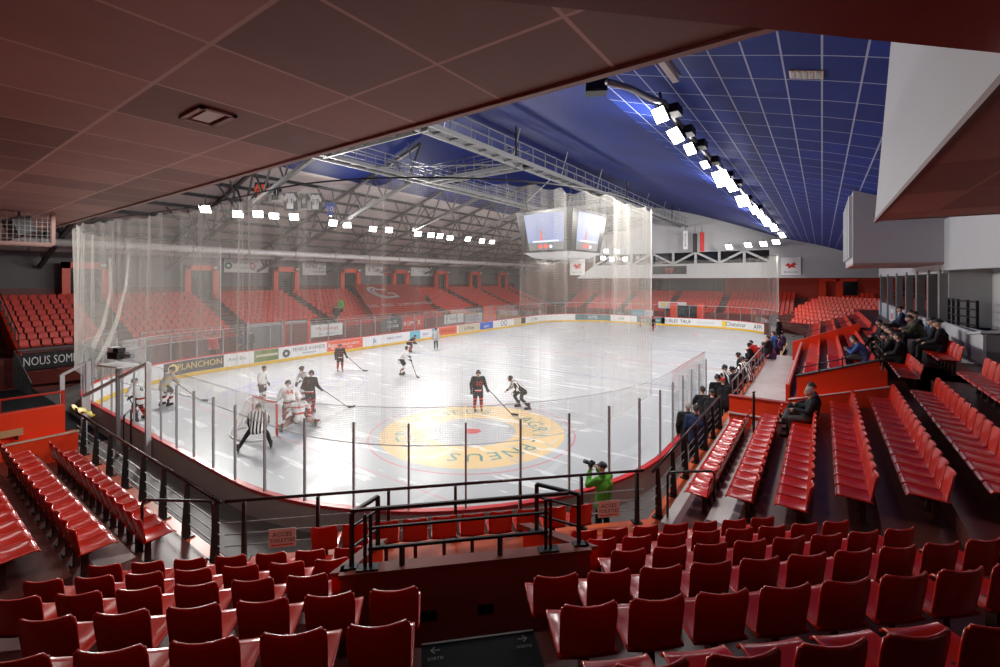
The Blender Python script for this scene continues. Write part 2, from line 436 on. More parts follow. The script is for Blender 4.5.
def terrace(name, base, u, w, L, first, rise, run, rows, floor0, m):
    prof = [(first, -.04)]; z = floor0; p = first
    for i in range(rows):
        prof += [(p, z), (p+run, z)]; p += run; z += rise
    prof += [(p, -.04)]
    mb = MB(); mb.prism(prof, base, u, w, L); return struct(name, mb, m)
XR = lambda i: -2.06+.82*(i-1)          # right stand, seat rows 1..
ZR = lambda i: 1.28+.30*(i-1)+(.28 if i > 6 else 0)
YL = lambda j: 2.85-.85*(j-1)          # end stand beside the corner
CN_N = lambda i: 2.05+.93*i            # corner stand rows 0..4 (4 lowest) ; 6 = row at the rail
CN_Z = lambda i: 3.35-.403*i-(.03 if i == 0 else 0)
terrace('floor_right_stand', (0, 7.7, 0), (1, 0, 0), (0, 1, 0), 8.6, XR(1)-.52, .30, .82, 6, ZR(1), 'floor_redbrown')
terrace('floor_right_stand_upper', (0, 16.3, 0), (1, 0, 0), (0, 1, 0), 2.3, XR(6)-.52, .58, .82, 2, ZR(6), 'floor_redbrown')
terrace('floor_right_stand_far', (0, 18.6, 0), (1, 0, 0), (0, 1, 0), 33, XR(3)-.52, .30, .82, 4, ZR(3), 'floor_redbrown')
mb = MB(); mb.box((XR(7)-.52, 7.7, 2), (XR(9)+2, 51.6, ZR(7))); mb.box((XR(8)-.52, 7.7, 2), (XR(9)+2, 18.0, ZR(8))); struct('floor_right_stand_top', mb, 'floor_redbrown')
terrace('floor_end_stand', (-16.4, 0, 0), (0, -1, 0), (1, 0, 0), 7.9, -(YL(1)+.52), .30, .85, 9, 1.28, 'floor_redbrown')
mb = MB()
prof_n = []
p = CN_N(4)+.83; prof = [(-p, -.04)]
for i in (4, 3, 2, 1, 0, -1): prof += [(-(CN_N(i)+.83), CN_Z(i)), (-(CN_N(i)-.10), CN_Z(i))]
prof += [(3.0, CN_Z(-1)), (3.0, -.04)]
for a0, a1, nm in ((-6.0, -.93, 'left'), (1.98, 6.6, 'right')):
    mb = MB(); mb.prism(prof, (0, 0, 0), (S2, -S2, 0), (S2, S2, 0), a1-a0); mb.v = [CR(q_.dot(Vector((S2, S2, 0))), q_.dot(Vector((-S2, S2, 0))), q_.z) for q_ in [q+CN(a0, 0) for q in mb.v]]; struct('floor_corner_stand_'+nm, mb, 'floor_redbrown')
prof2 = [(-5.2, -.04), (-5.2, 1.72), (-(CN_N(1)+.83), 1.72)]
for i in (1, 0, -1): prof2 += [(-(CN_N(i)+.83), CN_Z(i)), (-(CN_N(i)-.10), CN_Z(i))]
prof2 += [(3.0, CN_Z(-1)), (3.0, -.04)]
mb = MB(); mb.prism(prof2, (0, 0, 0), (S2, -S2, 0), (S2, S2, 0), 2.91); mb.v = [q+CN(-.93, 0) for q in mb.v]; struct('floor_corner_stand_middle', mb, 'floor_redbrown')
# wet concrete strips on the lowest treads
mb = MB(); mb.box((XR(2)-.50, 9.0, ZR(2)), (XR(2)-.02, 16.2, ZR(2)+.006)); mb.box((XR(1)-.50, 9.0, ZR(1)), (XR(1)-.30, 16.2, ZR(1)+.006)); mb.box((-2.66, 16.5, 1.2), (-1.0, 33.8, 1.206)); struct('floor_wet_strip', mb, 'concrete')
mb = MB(); mb.box((-15.9, YL(2)+.05, 1.58), (-8.9, YL(2)+.50, 1.586)); struct('floor_wet_strip_end', mb, 'concrete')
mb = MB(); mb.cnbox(3.6, 6.0, 6.75, 7.6, 1.2, 1.212); mb.cnbox(-5.0, -2.6, 6.75, 7.4, 1.2, 1.212); struct('floor_grey_patch', mb, 'concrete')
# black aisle steps with pale nosings and arrow marks
st = thing('aisle_steps', 'black rubber covered aisle steps with pale arrows leading down between seat blocks', 'steps', CN(.45, 3, CN_Z(1)), pi/4)
mb = MB()
for i in (-1, 0, 1):
    z = CN_Z(i); mb.cnbox(-.02, .93, CN_N(i)-.10, CN_N(i)+.84, z, z+.014)
    if i < 1: mb.cnbox(-.02, .93, CN_N(i)+.84, CN_N(i)+1.14, CN_Z(i+1)+.01, z-.19)
    MB().cnbox(-.02, .93, CN_N(i)+.825, CN_N(i)+.845, z+.010, z+.022).build('nosing', 'wall_darkgrey', st)
mb.build('tread', 'black_mat', st)
for k_, i in enumerate((1, 1)):
    z = CN_Z(i)+.018; mb = MB()
    ar = '←→'[k_]; a_ = (.09, .82)[k_]
    mb.text(ar, CN(a_, CN_N(i)+.76, z), (S2, S2, 0), (-S2, S2, 0), .11); mb.text('SORTIE', CN(a_, CN_N(i)+.68, z), (S2, S2, 0), (-S2, S2, 0), .04)
    mb.build('arrow_mark', 'wall_greydark', st)

# left stand
def XLs(i): return -35.6-.85*(i-1)
def ZLs(i): return 1.15+.31*(i-1)
terrace('floor_left_stand', (0, 3.0, 0), (-1, 0, 0), (0, 1, 0), 66, 34.75, .31, .85, 11, ZLs(1), 'wall_brown')
def YFs(i): return 64.6+.85*(i-1)
terrace('floor_far_stand', (-36, 0, 0), (0, 1, 0), (1, 0, 0), 42, 63.9, .31, .85, 9, 1.15, 'wall_brown')

# ---- roofs and ceilings
mb = MB(); mb.add([(-60, 4.77, 8.3), (.62, 4.77, 8.3), (.62, -8, 8.3), (-60, -8, 8.3)], [(0, 1, 2, 3)]); struct('ceiling_balcony', mb, 'ceiling_panels')
mb = MB(); mb.box((-60, 4.70, 8.26), (.62, 4.80, 8.62)); struct('trim_ceiling_edge', mb, 'soffit_trim')
ROOF = [(14, 4.5), (5, 7.9), (1.1, 9.6), (-1.5, 10.35), (-4, 11.05), (-8.5, 12.8), (-13, 14.45), (-17, 15.6), (-21, 16.4)]
def roof_z(x):
    if x < -21: return 16.4+(x+21)*(16.4-8.9)/25.0
    for (xa, za), (xb, zb) in zip(ROOF, ROOF[1:]):
        if xb <= x <= xa: return za+(zb-za)*(x-xa)/(xb-xa)
    return ROOF[0][1]
def smooth_roof(xs): return [(x, sum(roof_z(x+d) for d in (-1.2, -.6, 0, .6, 1.2))/5 if x > -20 else roof_z(x)) for x in xs]
pr = smooth_roof([-21+.75*k for k in range(22)])
mb = MB(); mb.sheet([[(x, y, z) for x, z in pr] for y in (-6, 64)]); struct('ceiling_blue_roof', mb, 'roof_blue', True)
pr2 = smooth_roof([-5.3+.6*k for k in range(22)])
mb = MB(); mb.sheet([[(x, y, z-.03) for x, z in pr2] for y in (-6, 64)]); struct('ceiling_blue_tiles', mb, 'blue_tiles')
mb = MB(); mb.add([(-30, -6, roof_z(-30)), (-46, -6, 8.9), (-46, 74, 8.9), (-30, 74, roof_z(-30))], [(0, 1, 2, 3)]); struct('ceiling_left_roof', mb, 'roof_pink')
mb = MB(); mb.add([(-21, -6, 16.4), (-30, -6, roof_z(-30)), (-30, 64, roof_z(-30)), (-21, 64, 16.4)], [(0, 1, 2, 3)]); struct('ceiling_blue_roof_left', mb, 'roof_blue')
mb = MB()
for k in range(1, 9):
    x = -29.5-2.0*k; mb.bar((x, -4, roof_z(x)-.12), (x, 72, roof_z(x)-.12), .10, .22)
struct('ceiling_purlins', mb, 'steel_dark')
# ---- walls
mb = MB(); mb.box((-46.3, -6, -.05), (-46, 74, 9.0)); struct('wall_left', mb, 'left_wall')
mb = MB(); mb.box((-45.9, 3, 4.2), (-44.9, 69, 4.36)); struct('floor_left_gallery', mb, 'wall_brown')
BZ0, BZ1, BZ2 = 6.25, 8.15, 9.65
mb = MB()
mb.hexa([(-30.5, 63, BZ0), (14, 63, BZ0), (14, 63.5, BZ0), (-30.5, 63.5, BZ0), (-27.6, 63, BZ1), (14, 63, BZ1), (14, 63.5, BZ1), (-27.6, 63.5, BZ1)])
mb.box((-5.0, 63, BZ1), (14, 63.4, BZ2))
top = [(x, z+.3) for x, z in smooth_roof([14-35*k/24 for k in range(25)])]+[(-27.6, roof_z(-27.6))]
for (xa, za), (xb, zb) in zip(top, top[1:]): mb.hexa([(xb, 63, BZ2), (xa, 63, BZ2), (xa, 63.4, BZ2), (xb, 63.4, BZ2), (xb, 63, max(zb, BZ2+.01)), (xa, 63, max(za, BZ2+.01)), (xa, 63.4, max(za, BZ2+.01)), (xb, 63.4, max(zb, BZ2+.01))])
struct('wall_far_upper', mb, 'wall_grey')
wn = MB(); wn.box((-27.6, 63.45, BZ1), (-5, 63.5, BZ2)); struct('window_1', wn, 'dark_glass')
mb = MB(); xs = [-27.6+k*(22.6/8) for k in range(9)]
for k, x in enumerate(xs):
    mb.bar((x, 63.1, BZ1), (x, 63.1, BZ2), .28, .3)
    if k < 8: mb.bar((x if k % 2 else xs[k+1], 63.12, BZ2), (xs[k+1] if k % 2 else x, 63.12, BZ1), .24, .26)
struct('trim_window_lattice', mb, 'wall_grey')
mb = MB(); mb.box((-46, 72.3, -.05), (14, 72.6, 9)); struct('wall_far_back', mb, 'far_red')
mb = MB()
for xa, xb in ((-24, -15.5),): mb.box((xa, 72.2, 4.4), (xb, 72.28, 6.2))
struct('window_2', mb, 'dark_glass')
mb = MB(); mb.box((-20.5, 72.1, 4.4), (-11.5, 72.18, 6.2)); struct('window_3', mb, 'wall_greydark')
# right side: corridor wall with pillars and openings behind the stand
mb = MB(); mb.box((5.6, 18, 3.0), (5.9, 52, 8)); struct('wall_right_corridor', mb, 'dark_glass')
mb = MB(); mb.box((3.62, 19.0, 2.4), (3.80, 46, 4.35)); mb.box((3.62, 23, 6.25), (3.80, 46, 6.95)); struct('wall_right_parapet', mb, 'wall_white')
mb = MB()
for k, y in enumerate((23.2, 25.4, 28.2, 31.4, 35.2, 39.6, 44)):
    mb.box((3.56, y, 4.3), (3.84, y+.30, 6.4))
struct('trim_corridor_pillars', mb, 'steel_grey')
mb = MB()
for k, y in enumerate((22.9, 25.35, 28.15, 31.35, 35.15, 39.55, 43.9)): mb.box((3.55, y, 2.4), (3.625, y+.5, 4.36))
struct('trim_corridor_blue_posts', mb, 'blue_post')
# white curved upper wall with the opening, and the grey block in front
mb = MB(); rows = []
arc = [(3.62, 23.0)]+[(3.62+1.4*(1-cos(t)), 23.0-2.6*sin(t)) for t in [pi/2*k/8 for k in range(1, 9)]]
arc = [(3.60, 23.2), (3.62, 22.0), (3.7, 20.6), (3.86, 19.3), (4.1, 18.2), (4.4, 17.2), (5.2, 15.4), (6.2, 13.5)]
mb.sheet([[(x, y, z) for x, y in arc] for z in (6.35, 8.2)]); mb.sheet([[(x, y, 6.35) for x, y in arc], [(x+.3, y+.1, 6.35) for x, y in arc]])
mb.sheet([[(x, y, 8.2) for x, y in arc], [(x+4, y+2, 8.2) for x, y in arc]])
mb.sheet([[(x, y, z) for x, y in arc[4:]] for z in (4.2, 6.36)])
struct('wall_right_curved', mb, 'wall_white')
mb = MB(); mb.sheet([[(x, y, z) for x, y in arc[:6]] for z in (2.4, 4.5)]); struct('wall_right_curved_parapet', mb, 'wall_white')
mb = MB(); mb.hexa([(3.62, 17.6, 3.0), (9, 16.2, 3.0), (9, 19.5, 3.0), (3.62, 19.0, 3.0), (3.62, 17.6, 4.55), (9, 16.2, 4.95), (9, 19.5, 4.95), (3.62, 19.0, 4.35)]); struct('wall_right_block', mb, 'wall_greydark')
mb = MB(); mb.hexa([(3.50, 17.5, 4.56), (9, 16.1, 4.96), (9, 19.5, 4.98), (3.50, 19.0, 4.38), (3.50, 17.5, 4.62), (9, 16.1, 5.02), (9, 19.5, 5.04), (3.50, 19.0, 4.44)]); mb.box((3.56, 17.6, 3.0), (3.63, 23, 4.5)); struct('trim_block_cap', mb, 'wall_white')
mb = MB(); mb.box((4.9, 19.6, 3), (5.0, 23.2, 7)); mb.box((3.8, 23.1, 4.3), (5.0, 23.2, 7)); struct('wall_right_inner', mb, 'wall_grey')
mb = MB(); mb.box((4.80, 20.9, 3), (4.9, 21.05, 6.4)); struct('trim_inner_post', mb, 'wall_white')
# hanging boxes under the roof on the right
mb = MB(); mb.hexa([(.66, -4, 6.92), (.80, -4, 6.92), (.80, 9, 6.92), (.66, 9, 6.92), (.92, -4, 10.6), (1.06, -4, 10.6), (1.06, 9, 10.6), (.92, 9, 10.6)]); struct('wall_gallery_fascia', mb, 'wall_white')
mb = MB(); mb.add([(.66, 9.0, 6.90), (12, 9.0, 6.90), (12, -4, 6.90), (.66, -4, 6.90)], [(0, 1, 2, 3)]); struct('ceiling_gallery_soffit', mb, 'soffit_panels')
mb = MB(); mb.box((.95, 8.85, 6.9), (12, 8.98, 10.6)); struct('wall_gallery_end', mb, 'wall_grey')
mb = MB(); mb.box((.65, -4, 6.88), (.69, 9.03, 6.925)); struct('trim_gallery_edge', mb, 'edge_brown')
mb = MB(); mb.box((1.0, 22.7, 6.66), (12, 29.5, 11)); struct('wall_press_box', mb, 'wall_grey')
mb = MB(); mb.box((1.0, 22.68, 6.58), (12, 29.5, 6.66)); struct('ceiling_press_box', mb, 'soffit_trim')
mb = MB()
for k in range(5): mb.box((.88, 23.0+1.3*k, 6.9), (1.01, 23.7+1.3*k, 9.4))
struct('trim_press_box_fins', mb, 'wall_white')
mb = MB(); mb.box((-46, -6.3, -.05), (14, -6, 12)); struct('wall_back', mb, 'wall_red_dark')
mb = MB(); mb.box((13.5, -6, -.05), (13.8, 72, 9)); struct('wall_right', mb, 'wall_greydark')
# red beam above the camera
mb = MB(); mb.cnbox(-1.0, 7.5, .45, 1.60, 7.0, 7.9); struct('ceiling_beam', mb, 'beam_red')
# ================================================================== SEATS
def seat_back():
    mb = MB(); W, Hb = .203, .385
    def pt(u, v, off):
        a = abs(u); w = W*(1-.06*(1-v)-.10*max(0, v-.86)/.14*(a > .9)); x = u*w
        z = .415+Hb*v+.013*u*u*v - ((.030 if a > .97 else .006) if (a > .9 and v > .97) else 0)
        y = .0-.085*v+.048*u*u*(.5+.5*v)-off
        return (x, y, z)
    us = [-1, -.94, -.7, -.35, 0, .35, .7, .94, 1]; vs = [0, .25, .5, .75, .93, 1]
    mb.sheet([[pt(u, v, 0) for u in us] for v in vs]); mb.sheet([[pt(u, v, .018) for u in us] for v in vs][::-1])
    n = len(us); k = len(vs)*n
    for i in range(n-1): mb.f.append(((len(vs)-1)*n+i, (len(vs)-1)*n+i+1, k+i+1, k+i))
    for j in range(len(vs)-1):
        mb.f.append((j*n, (j+1)*n, k+(len(vs)-2-j)*n, k+(len(vs)-1-j)*n)); mb.f.append((j*n+n-1, k+(len(vs)-1-j)*n+n-1, k+(len(vs)-2-j)*n+n-1, (j+1)*n+n-1))
    mb.tube([pt(u, 1, .009) for u in us], .013, 6)
    for sx in (-1, 1): mb.tube([pt(sx, v, .009) for v in vs], .011, 6)
    return mb
def seat_pan():
    mb = MB(); W = .203
    def pt(u, v, off):
        y = -.02+.46*v; z = .42-.028*sin(pi*min(1, v*1.05))*(1-u**4)+.012*u*u+.02*v
        if v > .93: z -= .035*(v-.93)/.07
        w = W*(1-.05*v*v)
        return (u*w, y, z-off)
    us = [-1, -.85, -.5, 0, .5, .85, 1]; vs = [0, .15, .4, .65, .85, .94, 1]
    mb.sheet([[pt(u, v, 0) for u in us] for v in vs][::-1]); mb.sheet([[pt(u, v, .022) for u in us] for v in vs])
    mb.tube([pt(-1, v, .012) for v in vs]+[pt(u, 1, .012) for u in us[1:-1]]+[pt(1, v, .012) for v in vs[::-1]], .013, 6)
    return mb
def seat_support():
    mb = MB(); mb.box((-.03, .06, .0), (.03, .14, .40)); mb.box((-.10, .02, .385), (.10, .30, .402)); mb.box((-.07, .03, 0), (.07, .17, .015))
    mb.hexa([(-.02, .10, .30), (.02, .10, .30), (.02, .14, .30), (-.02, .14, .30), (-.02, .12, .39), (.02, .12, .39), (.02, .28, .39), (-.02, .28, .39)])
    return mb
seat0 = thing('stadium_seat', 'seat', 'seat')
seat_back().build('backrest', 'seat_red', seat0, True); seat_pan().build('seat_pan', 'seat_red', seat0, True); seat_support().build('support', 'seat_leg', seat0)
seat_first = [True]; n_seats = [0]
def place_seat(p, rz, label, group):
    n_seats[0] += 1
    if seat_first[0]:
        seat_first[0] = False; seat0.location = p; seat0.rotation_euler = (0, 0, rz); seat0['label'] = label; seat0['group'] = group; return seat0
    return dup(seat0, p, rz, label, group)
PITCH = .455
CP = .50; CPL = .535
# corner stand: left and right of the aisle, seen from behind
spec = {0: (-2.0, 0.0, .9, 3.4), 1: (-2.6, -.0, .9, 4.9), 2: (-3.4, 0.0, .9, 6.2), 3: (-4.2, -.98, 1.98, 6.2), 4: (-4.55, -.95, 2.0, 6.15), 5: (-4.5, -.93, 2.06, 5.7)}
rown = {0: 'the row nearest the viewer', 1: 'the second row down', 2: 'the third row down', 3: 'the fourth row down', 4: 'the fifth row down', 5: 'the lowest full row'}
for i, (la, lb, ra, rb) in spec.items():
    n0 = CN_N(i)+.09; z = CN_Z(i) if i < 5 else CN_Z(5)
    k = 0
    while lb-.28-k*CPL > la:
        place_seat(CR(lb-.27-k*CPL, n0, z), pi/4+CROT, 'dark-backed red seat, %s from the aisle, left block, %s' % (ORD[k], rown[i]), 'seats of the corner stand seen from behind, left of the aisle'); k += 1
    k = 0
    while ra+.26+k*CP < rb-.1:
        place_seat(CR(ra+.26+k*CP, n0, z), pi/4+CROT, 'dark-backed red seat, %s from the aisle, right block, %s' % (ORD[k], rown[i]), 'seats of the corner stand seen from behind, right of the aisle'); k += 1
mbp = MB(); mbp.cnbox(-4.9, -.95, CN_N(5)-.10, CN_N(5)+.50, 1.19, CN_Z(5)); mbp.cnbox(2.0, 6.3, CN_N(5)-.10, CN_N(5)+.50, 1.19, CN_Z(5)); struct('floor_lowest_tread', mbp, 'floor_redbrown')
for k in range(10):
    place_seat(CN(-1.60+k*.485, 7.75, 1.2), pi/4, 'red seat in the short row by the front railing, %s from its left end' % ORD[k], 'short row of seats at the front railing')
# right stand, near block: seen from the side, facing the ice
for i in range(1, 9):
    y0, y1 = {1: (9.65, 15.6), 2: (9.25, 15.7), 3: (8.7, 15.7), 4: (8.9, 15.9), 5: (8.75, 16.0), 6: (8.6, 15.6), 7: (9.4, 15.5), 8: (11.5, 15.6)}[i]
    n = int((y1-y0)/PITCH)
    for k in range(n):
        if i == 3 and k in (12, 13): pass
        place_seat((XR(i)+.22, y0+PITCH*k+.2, ZR(i)), pi/2, 'glossy red seat, near side block, %s row up, %s from the near end' % (ORD[i-1], ORD[k]), 'seats of the near block of the side stand')
# bridge rows beside the orange stair box
for i, y0, y1 in ((6, 17.2, 25.5), (7, 17.3, 21.5)):
    for k in range(int((y1-y0)/PITCH)):
        place_seat((XR(i)+.22, y0+PITCH*k+.2, ZR(i)), pi/2, 'red seat past the orange stair box, %s upper row, %s along' % (ORD[i-6], ORD[k]), 'seats of the upper rows beyond the stair box')
# end stand on the left, facing the ice
for j in range(1, 4):
    x1 = {1: -9.0, 2: -8.75, 3: -8.7}[j]; n = {1: 14, 2: 14, 3: 8}[j]
    for k in range(n):
        place_seat((x1-.22-PITCH*k, YL(j)-.2, ZR(j)), 0, 'glossy red end stand seat, %s row up, %s from the near end' % (ORD[j-1], ORD[k]), 'seats of the end stand')
# side stand, second block
for i in (3, 4, 5):
    y0, y1 = 19.0, 31.0
    for k in range(14 if i > 3 else 12):
        if n_seats[0] >= 300: break
        place_seat((XR(i)+.22, y0+PITCH*k+.2, ZR(i)), pi/2, 'red seat past the orange stair box, %s lower row, %s along' % (ORD[i-3], ORD[k]), 'seats of the second block of the side stand')
N2 = n_seats[0]
# all the remaining, far seats as one mass
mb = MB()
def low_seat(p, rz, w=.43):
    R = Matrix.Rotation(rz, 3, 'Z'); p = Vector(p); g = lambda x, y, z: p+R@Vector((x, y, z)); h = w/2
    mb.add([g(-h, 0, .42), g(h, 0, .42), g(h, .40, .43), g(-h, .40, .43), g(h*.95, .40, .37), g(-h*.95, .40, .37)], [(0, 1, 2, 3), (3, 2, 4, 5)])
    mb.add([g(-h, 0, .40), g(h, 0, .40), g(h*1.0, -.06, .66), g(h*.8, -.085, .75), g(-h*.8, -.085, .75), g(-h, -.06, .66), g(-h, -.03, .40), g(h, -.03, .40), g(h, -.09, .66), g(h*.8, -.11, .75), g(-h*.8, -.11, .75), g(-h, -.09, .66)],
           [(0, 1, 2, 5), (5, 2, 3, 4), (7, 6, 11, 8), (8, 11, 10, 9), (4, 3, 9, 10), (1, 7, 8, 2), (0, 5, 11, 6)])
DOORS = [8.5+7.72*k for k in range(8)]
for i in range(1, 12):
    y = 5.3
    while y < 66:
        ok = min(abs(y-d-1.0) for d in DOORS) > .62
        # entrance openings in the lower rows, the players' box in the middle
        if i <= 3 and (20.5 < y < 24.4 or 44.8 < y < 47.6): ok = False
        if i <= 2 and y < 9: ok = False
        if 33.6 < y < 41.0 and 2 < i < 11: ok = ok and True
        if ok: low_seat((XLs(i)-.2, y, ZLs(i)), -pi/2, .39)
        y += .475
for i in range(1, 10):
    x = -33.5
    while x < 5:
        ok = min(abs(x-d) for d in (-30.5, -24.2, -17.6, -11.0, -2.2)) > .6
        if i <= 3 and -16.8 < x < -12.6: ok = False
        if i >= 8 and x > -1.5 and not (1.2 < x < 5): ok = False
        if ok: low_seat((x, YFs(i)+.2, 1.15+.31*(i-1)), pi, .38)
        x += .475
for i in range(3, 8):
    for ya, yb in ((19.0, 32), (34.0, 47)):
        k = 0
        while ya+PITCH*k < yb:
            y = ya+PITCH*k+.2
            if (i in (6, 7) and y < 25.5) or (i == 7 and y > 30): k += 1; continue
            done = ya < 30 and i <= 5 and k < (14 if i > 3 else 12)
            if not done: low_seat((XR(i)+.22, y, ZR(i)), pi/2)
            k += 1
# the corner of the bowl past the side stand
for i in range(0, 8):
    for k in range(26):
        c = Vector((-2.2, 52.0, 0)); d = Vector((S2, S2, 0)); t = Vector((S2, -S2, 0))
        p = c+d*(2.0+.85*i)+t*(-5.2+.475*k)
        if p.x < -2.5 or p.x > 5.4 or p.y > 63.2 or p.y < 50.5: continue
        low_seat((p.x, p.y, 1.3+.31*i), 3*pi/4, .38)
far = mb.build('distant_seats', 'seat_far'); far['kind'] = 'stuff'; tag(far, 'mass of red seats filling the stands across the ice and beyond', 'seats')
terr = MB()
for i in range(0, 9):
    d = Vector((S2, S2, 0)); t = Vector((S2, -S2, 0)); c = Vector((-2.2, 52.0, 0))+d*(1.75+.85*i); z = 1.3+.31*i
    q = [c+t*-6, c+t*6, c+t*6+d*6, c-t*6+d*6]; terr.hexa([Vector((p.x, p.y, -.04)) for p in q]+[Vector((p.x, p.y, z)) for p in q])
struct('floor_bowl_corner', terr, 'wall_brown')
print('SEATS', n_seats[0])
# ================================================================== BOARDS, GLASS, NETS, RAILINGS
boards = thing('rink_boards', 'white dasher boards with red top rail and adverts running round the ice', 'rink boards', (XC, Y0, 0))
S_ALL = srange(0, PERIM, .55)
mb = MB(); mb.sheet([[rink(s, .01, .02) for s in S_ALL], [rink(s, .01, 1.08) for s in S_ALL]]); mb.build('inner_face', 'board_white', boards)
mb = MB(); mb.sheet([[rink(s, .13, .02) for s in S_ALL], [rink(s, .13, 1.08) for s in S_ALL]]); mb.build('outer_face', 'board_back', boards)
mb = MB(); mb.sheet([[rink(s, d, z) for s in S_ALL] for d, z in ((.0, 1.07), (.0, 1.14), (.14, 1.14), (.14, 1.07), (.0, 1.07))]); mb.build('top_rail', 'cap_red', boards)
mb = MB(); mb.sheet([[rink(s, .0, .01) for s in S_ALL], [rink(s, .0, .22) for s in S_ALL]]); mb.build('kick_strip', 'kick_yellow', boards)
def s_at_u(u, s0, s1):      # arc length where the boards cross the sight line u
    d = FWD+RGT*((u-500)/FPX); best = None
    for p, s in _tab:
        if s0 <= s <= s1:
            e = abs(p.x*d.y-p.y*d.x)/d.length
            if best is None or e < best[0]: best = (e, s)
    return best[1]
S_LEFT0 = s_near(Vector((X0+.6, Y0+RR-2.5, 0)))-1.0; S_FAR = s_near(Vector((X0+RR, Y1, 0)))
def advert(sa, sb, m, label, writing=(), pic=None):
    mb = MB(); ss = srange(sa+.03, sb-.03, .5)
    mb.sheet([[rink(s, -.006, .24) for s in ss], [rink(s, -.006, 1.04) for s in ss]])
    p = mb.build('advertising_panel', m, boards); p['label'] = label
    for (txt, f, zc, size, tm) in writing:
        sc = sa+(sb-sa)*f; vs, fs = text_geo(txt); tb = MB()
        tb.add([rink(sc+q.x*size*.86, -.012, zc+q.y*size*.95) for q in vs], fs); tb.build('lettering', tm, p)
    if pic:
        tb = MB(); pic(tb, sa, sb); tb.build('emblem', pic.m, p)
def ringpic(f, zc, r, m, r2=.6):
    def fn(tb, sa, sb):
        sc = sa+(sb-sa)*f
        tb.sheet([[rink(sc+k*r*cos(2*pi*i/20), -.012, zc+k*r*sin(2*pi*i/20)) for i in range(21)] for k in (r2, 1)])
    fn.m = m; return fn
def stripe(f0, f1, z0, z1, m):
    def fn(tb, sa, sb):
        a = sa+(sb-sa)*f0; b = sa+(sb-sa)*f1; ss = srange(a, b, .5); tb.sheet([[rink(s, -.011, z0) for s in ss], [rink(s, -.011, z1) for s in ss]])
    fn.m = m; return fn
SA = lambda u: s_at_u(u, S_LEFT0-4, S_FAR+6)
left_ads = [
 (163, 223.5, 'ad_dark', 'dark panel with gold ring and gold capitals', [('PLANCHON', .60, .66, .58, 'text_gold')], ringpic(.16, .64, .30, 'text_gold')),
 (224, 252, 'board_white', 'white panel with small grey script', [('Avril Bio', .45, .68, .38, 'text_green')], None),
 (253, 279.5, 'ad_green', 'green landscape photograph panel', [], stripe(.08, .95, .58, .74, 'ad_beige')),
 (280, 326, 'board_white', 'white panel with grey capitals and round emblem', [('FENELE AVANCE', .62, .76, .42, 'text_black'), ('menuiserie', .62, .46, .30, 'text_blue')], ringpic(.12, .58, .30, 'ad_dark', .3)),
 (327, 363, 'ad_orange', 'orange panel with white lettering', [('Ago', .14, .70, .62, 'text_white'), ('travaux publics', .62, .72, .36, 'text_white'), ('www', .62, .44, .3, 'text_white')], None),
 (364, 409, 'board_white', 'white panel with blue lettering', [('Jk', .22, .62, .66, 'text_blue'), ('habitat conseil', .66, .70, .36, 'text_blue')], None),
 (410, 420, 'ad_cyan', 'cyan panel', [], None), (420, 431, 'board_white', 'white panel with small blue print', [('glace', .5, .64, .5, 'text_blue')], None), (431.5, 438, 'ad_cyan', 'cyan panel, narrow', [], None),
 (438.5, 457, 'ad_orange', 'rust coloured panel with dark print', [('TENDANCE', .5, .64, .5, 'text_black')], None),
 (458, 479.5, 'ad_beige', 'beige panel', [('Le Refuge', .5, .64, .5, 'text_black')], None),
 (480, 493, 'ad_blue', 'blue panel with white lettering', [('sport', .5, .6, .55, 'text_white')], None),
 (494, 513, 'board_white', 'white panel with linked rings', [('OO', .5, .62, 1.0, 'text_black')], None),
 (514, 526, 'ad_beige', 'tan panel with a dark end', [], stripe(.6, .95, .26, 1.02, 'ad_dark')), (527, 543, 'board_white', 'white panel with grey print', [('ECRINS', .5, .64, .6, 'text_green')], None),
]
for u0, u1, m, lab, wr, pic in left_ads: advert(SA(u0), SA(u1), m, lab, wr, pic)
SF = lambda x: S_FAR+(x-(X0+RR))
for x0, x1, m, lab, wr in [(-29.5, -24.4, 'ad_teal', 'dark green panel', [('ALPES', .5, .64, .6, 'text_white')]), (-24.2, -20.9, 'board_white', 'white panel with red block', [('club', .4, .64, .6, 'text_black')]),
                           (-20.7, -16.9, 'ad_teal', 'teal photo panel with pale print', [('serre chevalier', .5, .64, .5, 'text_white')])]:
    advert(SF(x0), SF(x1), m, lab, wr)
S_R = SF(X1-RR)
SU = lambda u: s_at_u(u, S_FAR+4, S_R+12.5)
advert(SU(661), SU(690.5), 'board_white', 'white panel with black capitals', [('MEUBLES  TALA', .5, .64, .62, 'text_black')])
advert(SU(691.5), SU(720.5), 'board_white', 'white panel with pale grey print', [('promenade', .5, .64, .5, 'wall_grey')])
advert(SU(721.5), SU(747), 'board_white', 'white panel with yellow square and black lettering', [('Chatelcar', .56, .64, .75, 'text_black')], stripe(.03, .2, .3, .98, 'ad_yellow'))
advert(SU(748), SU(766), 'board_white', 'white panel with four large black capitals', [('AFPI', .5, .62, .8, 'text_black')])

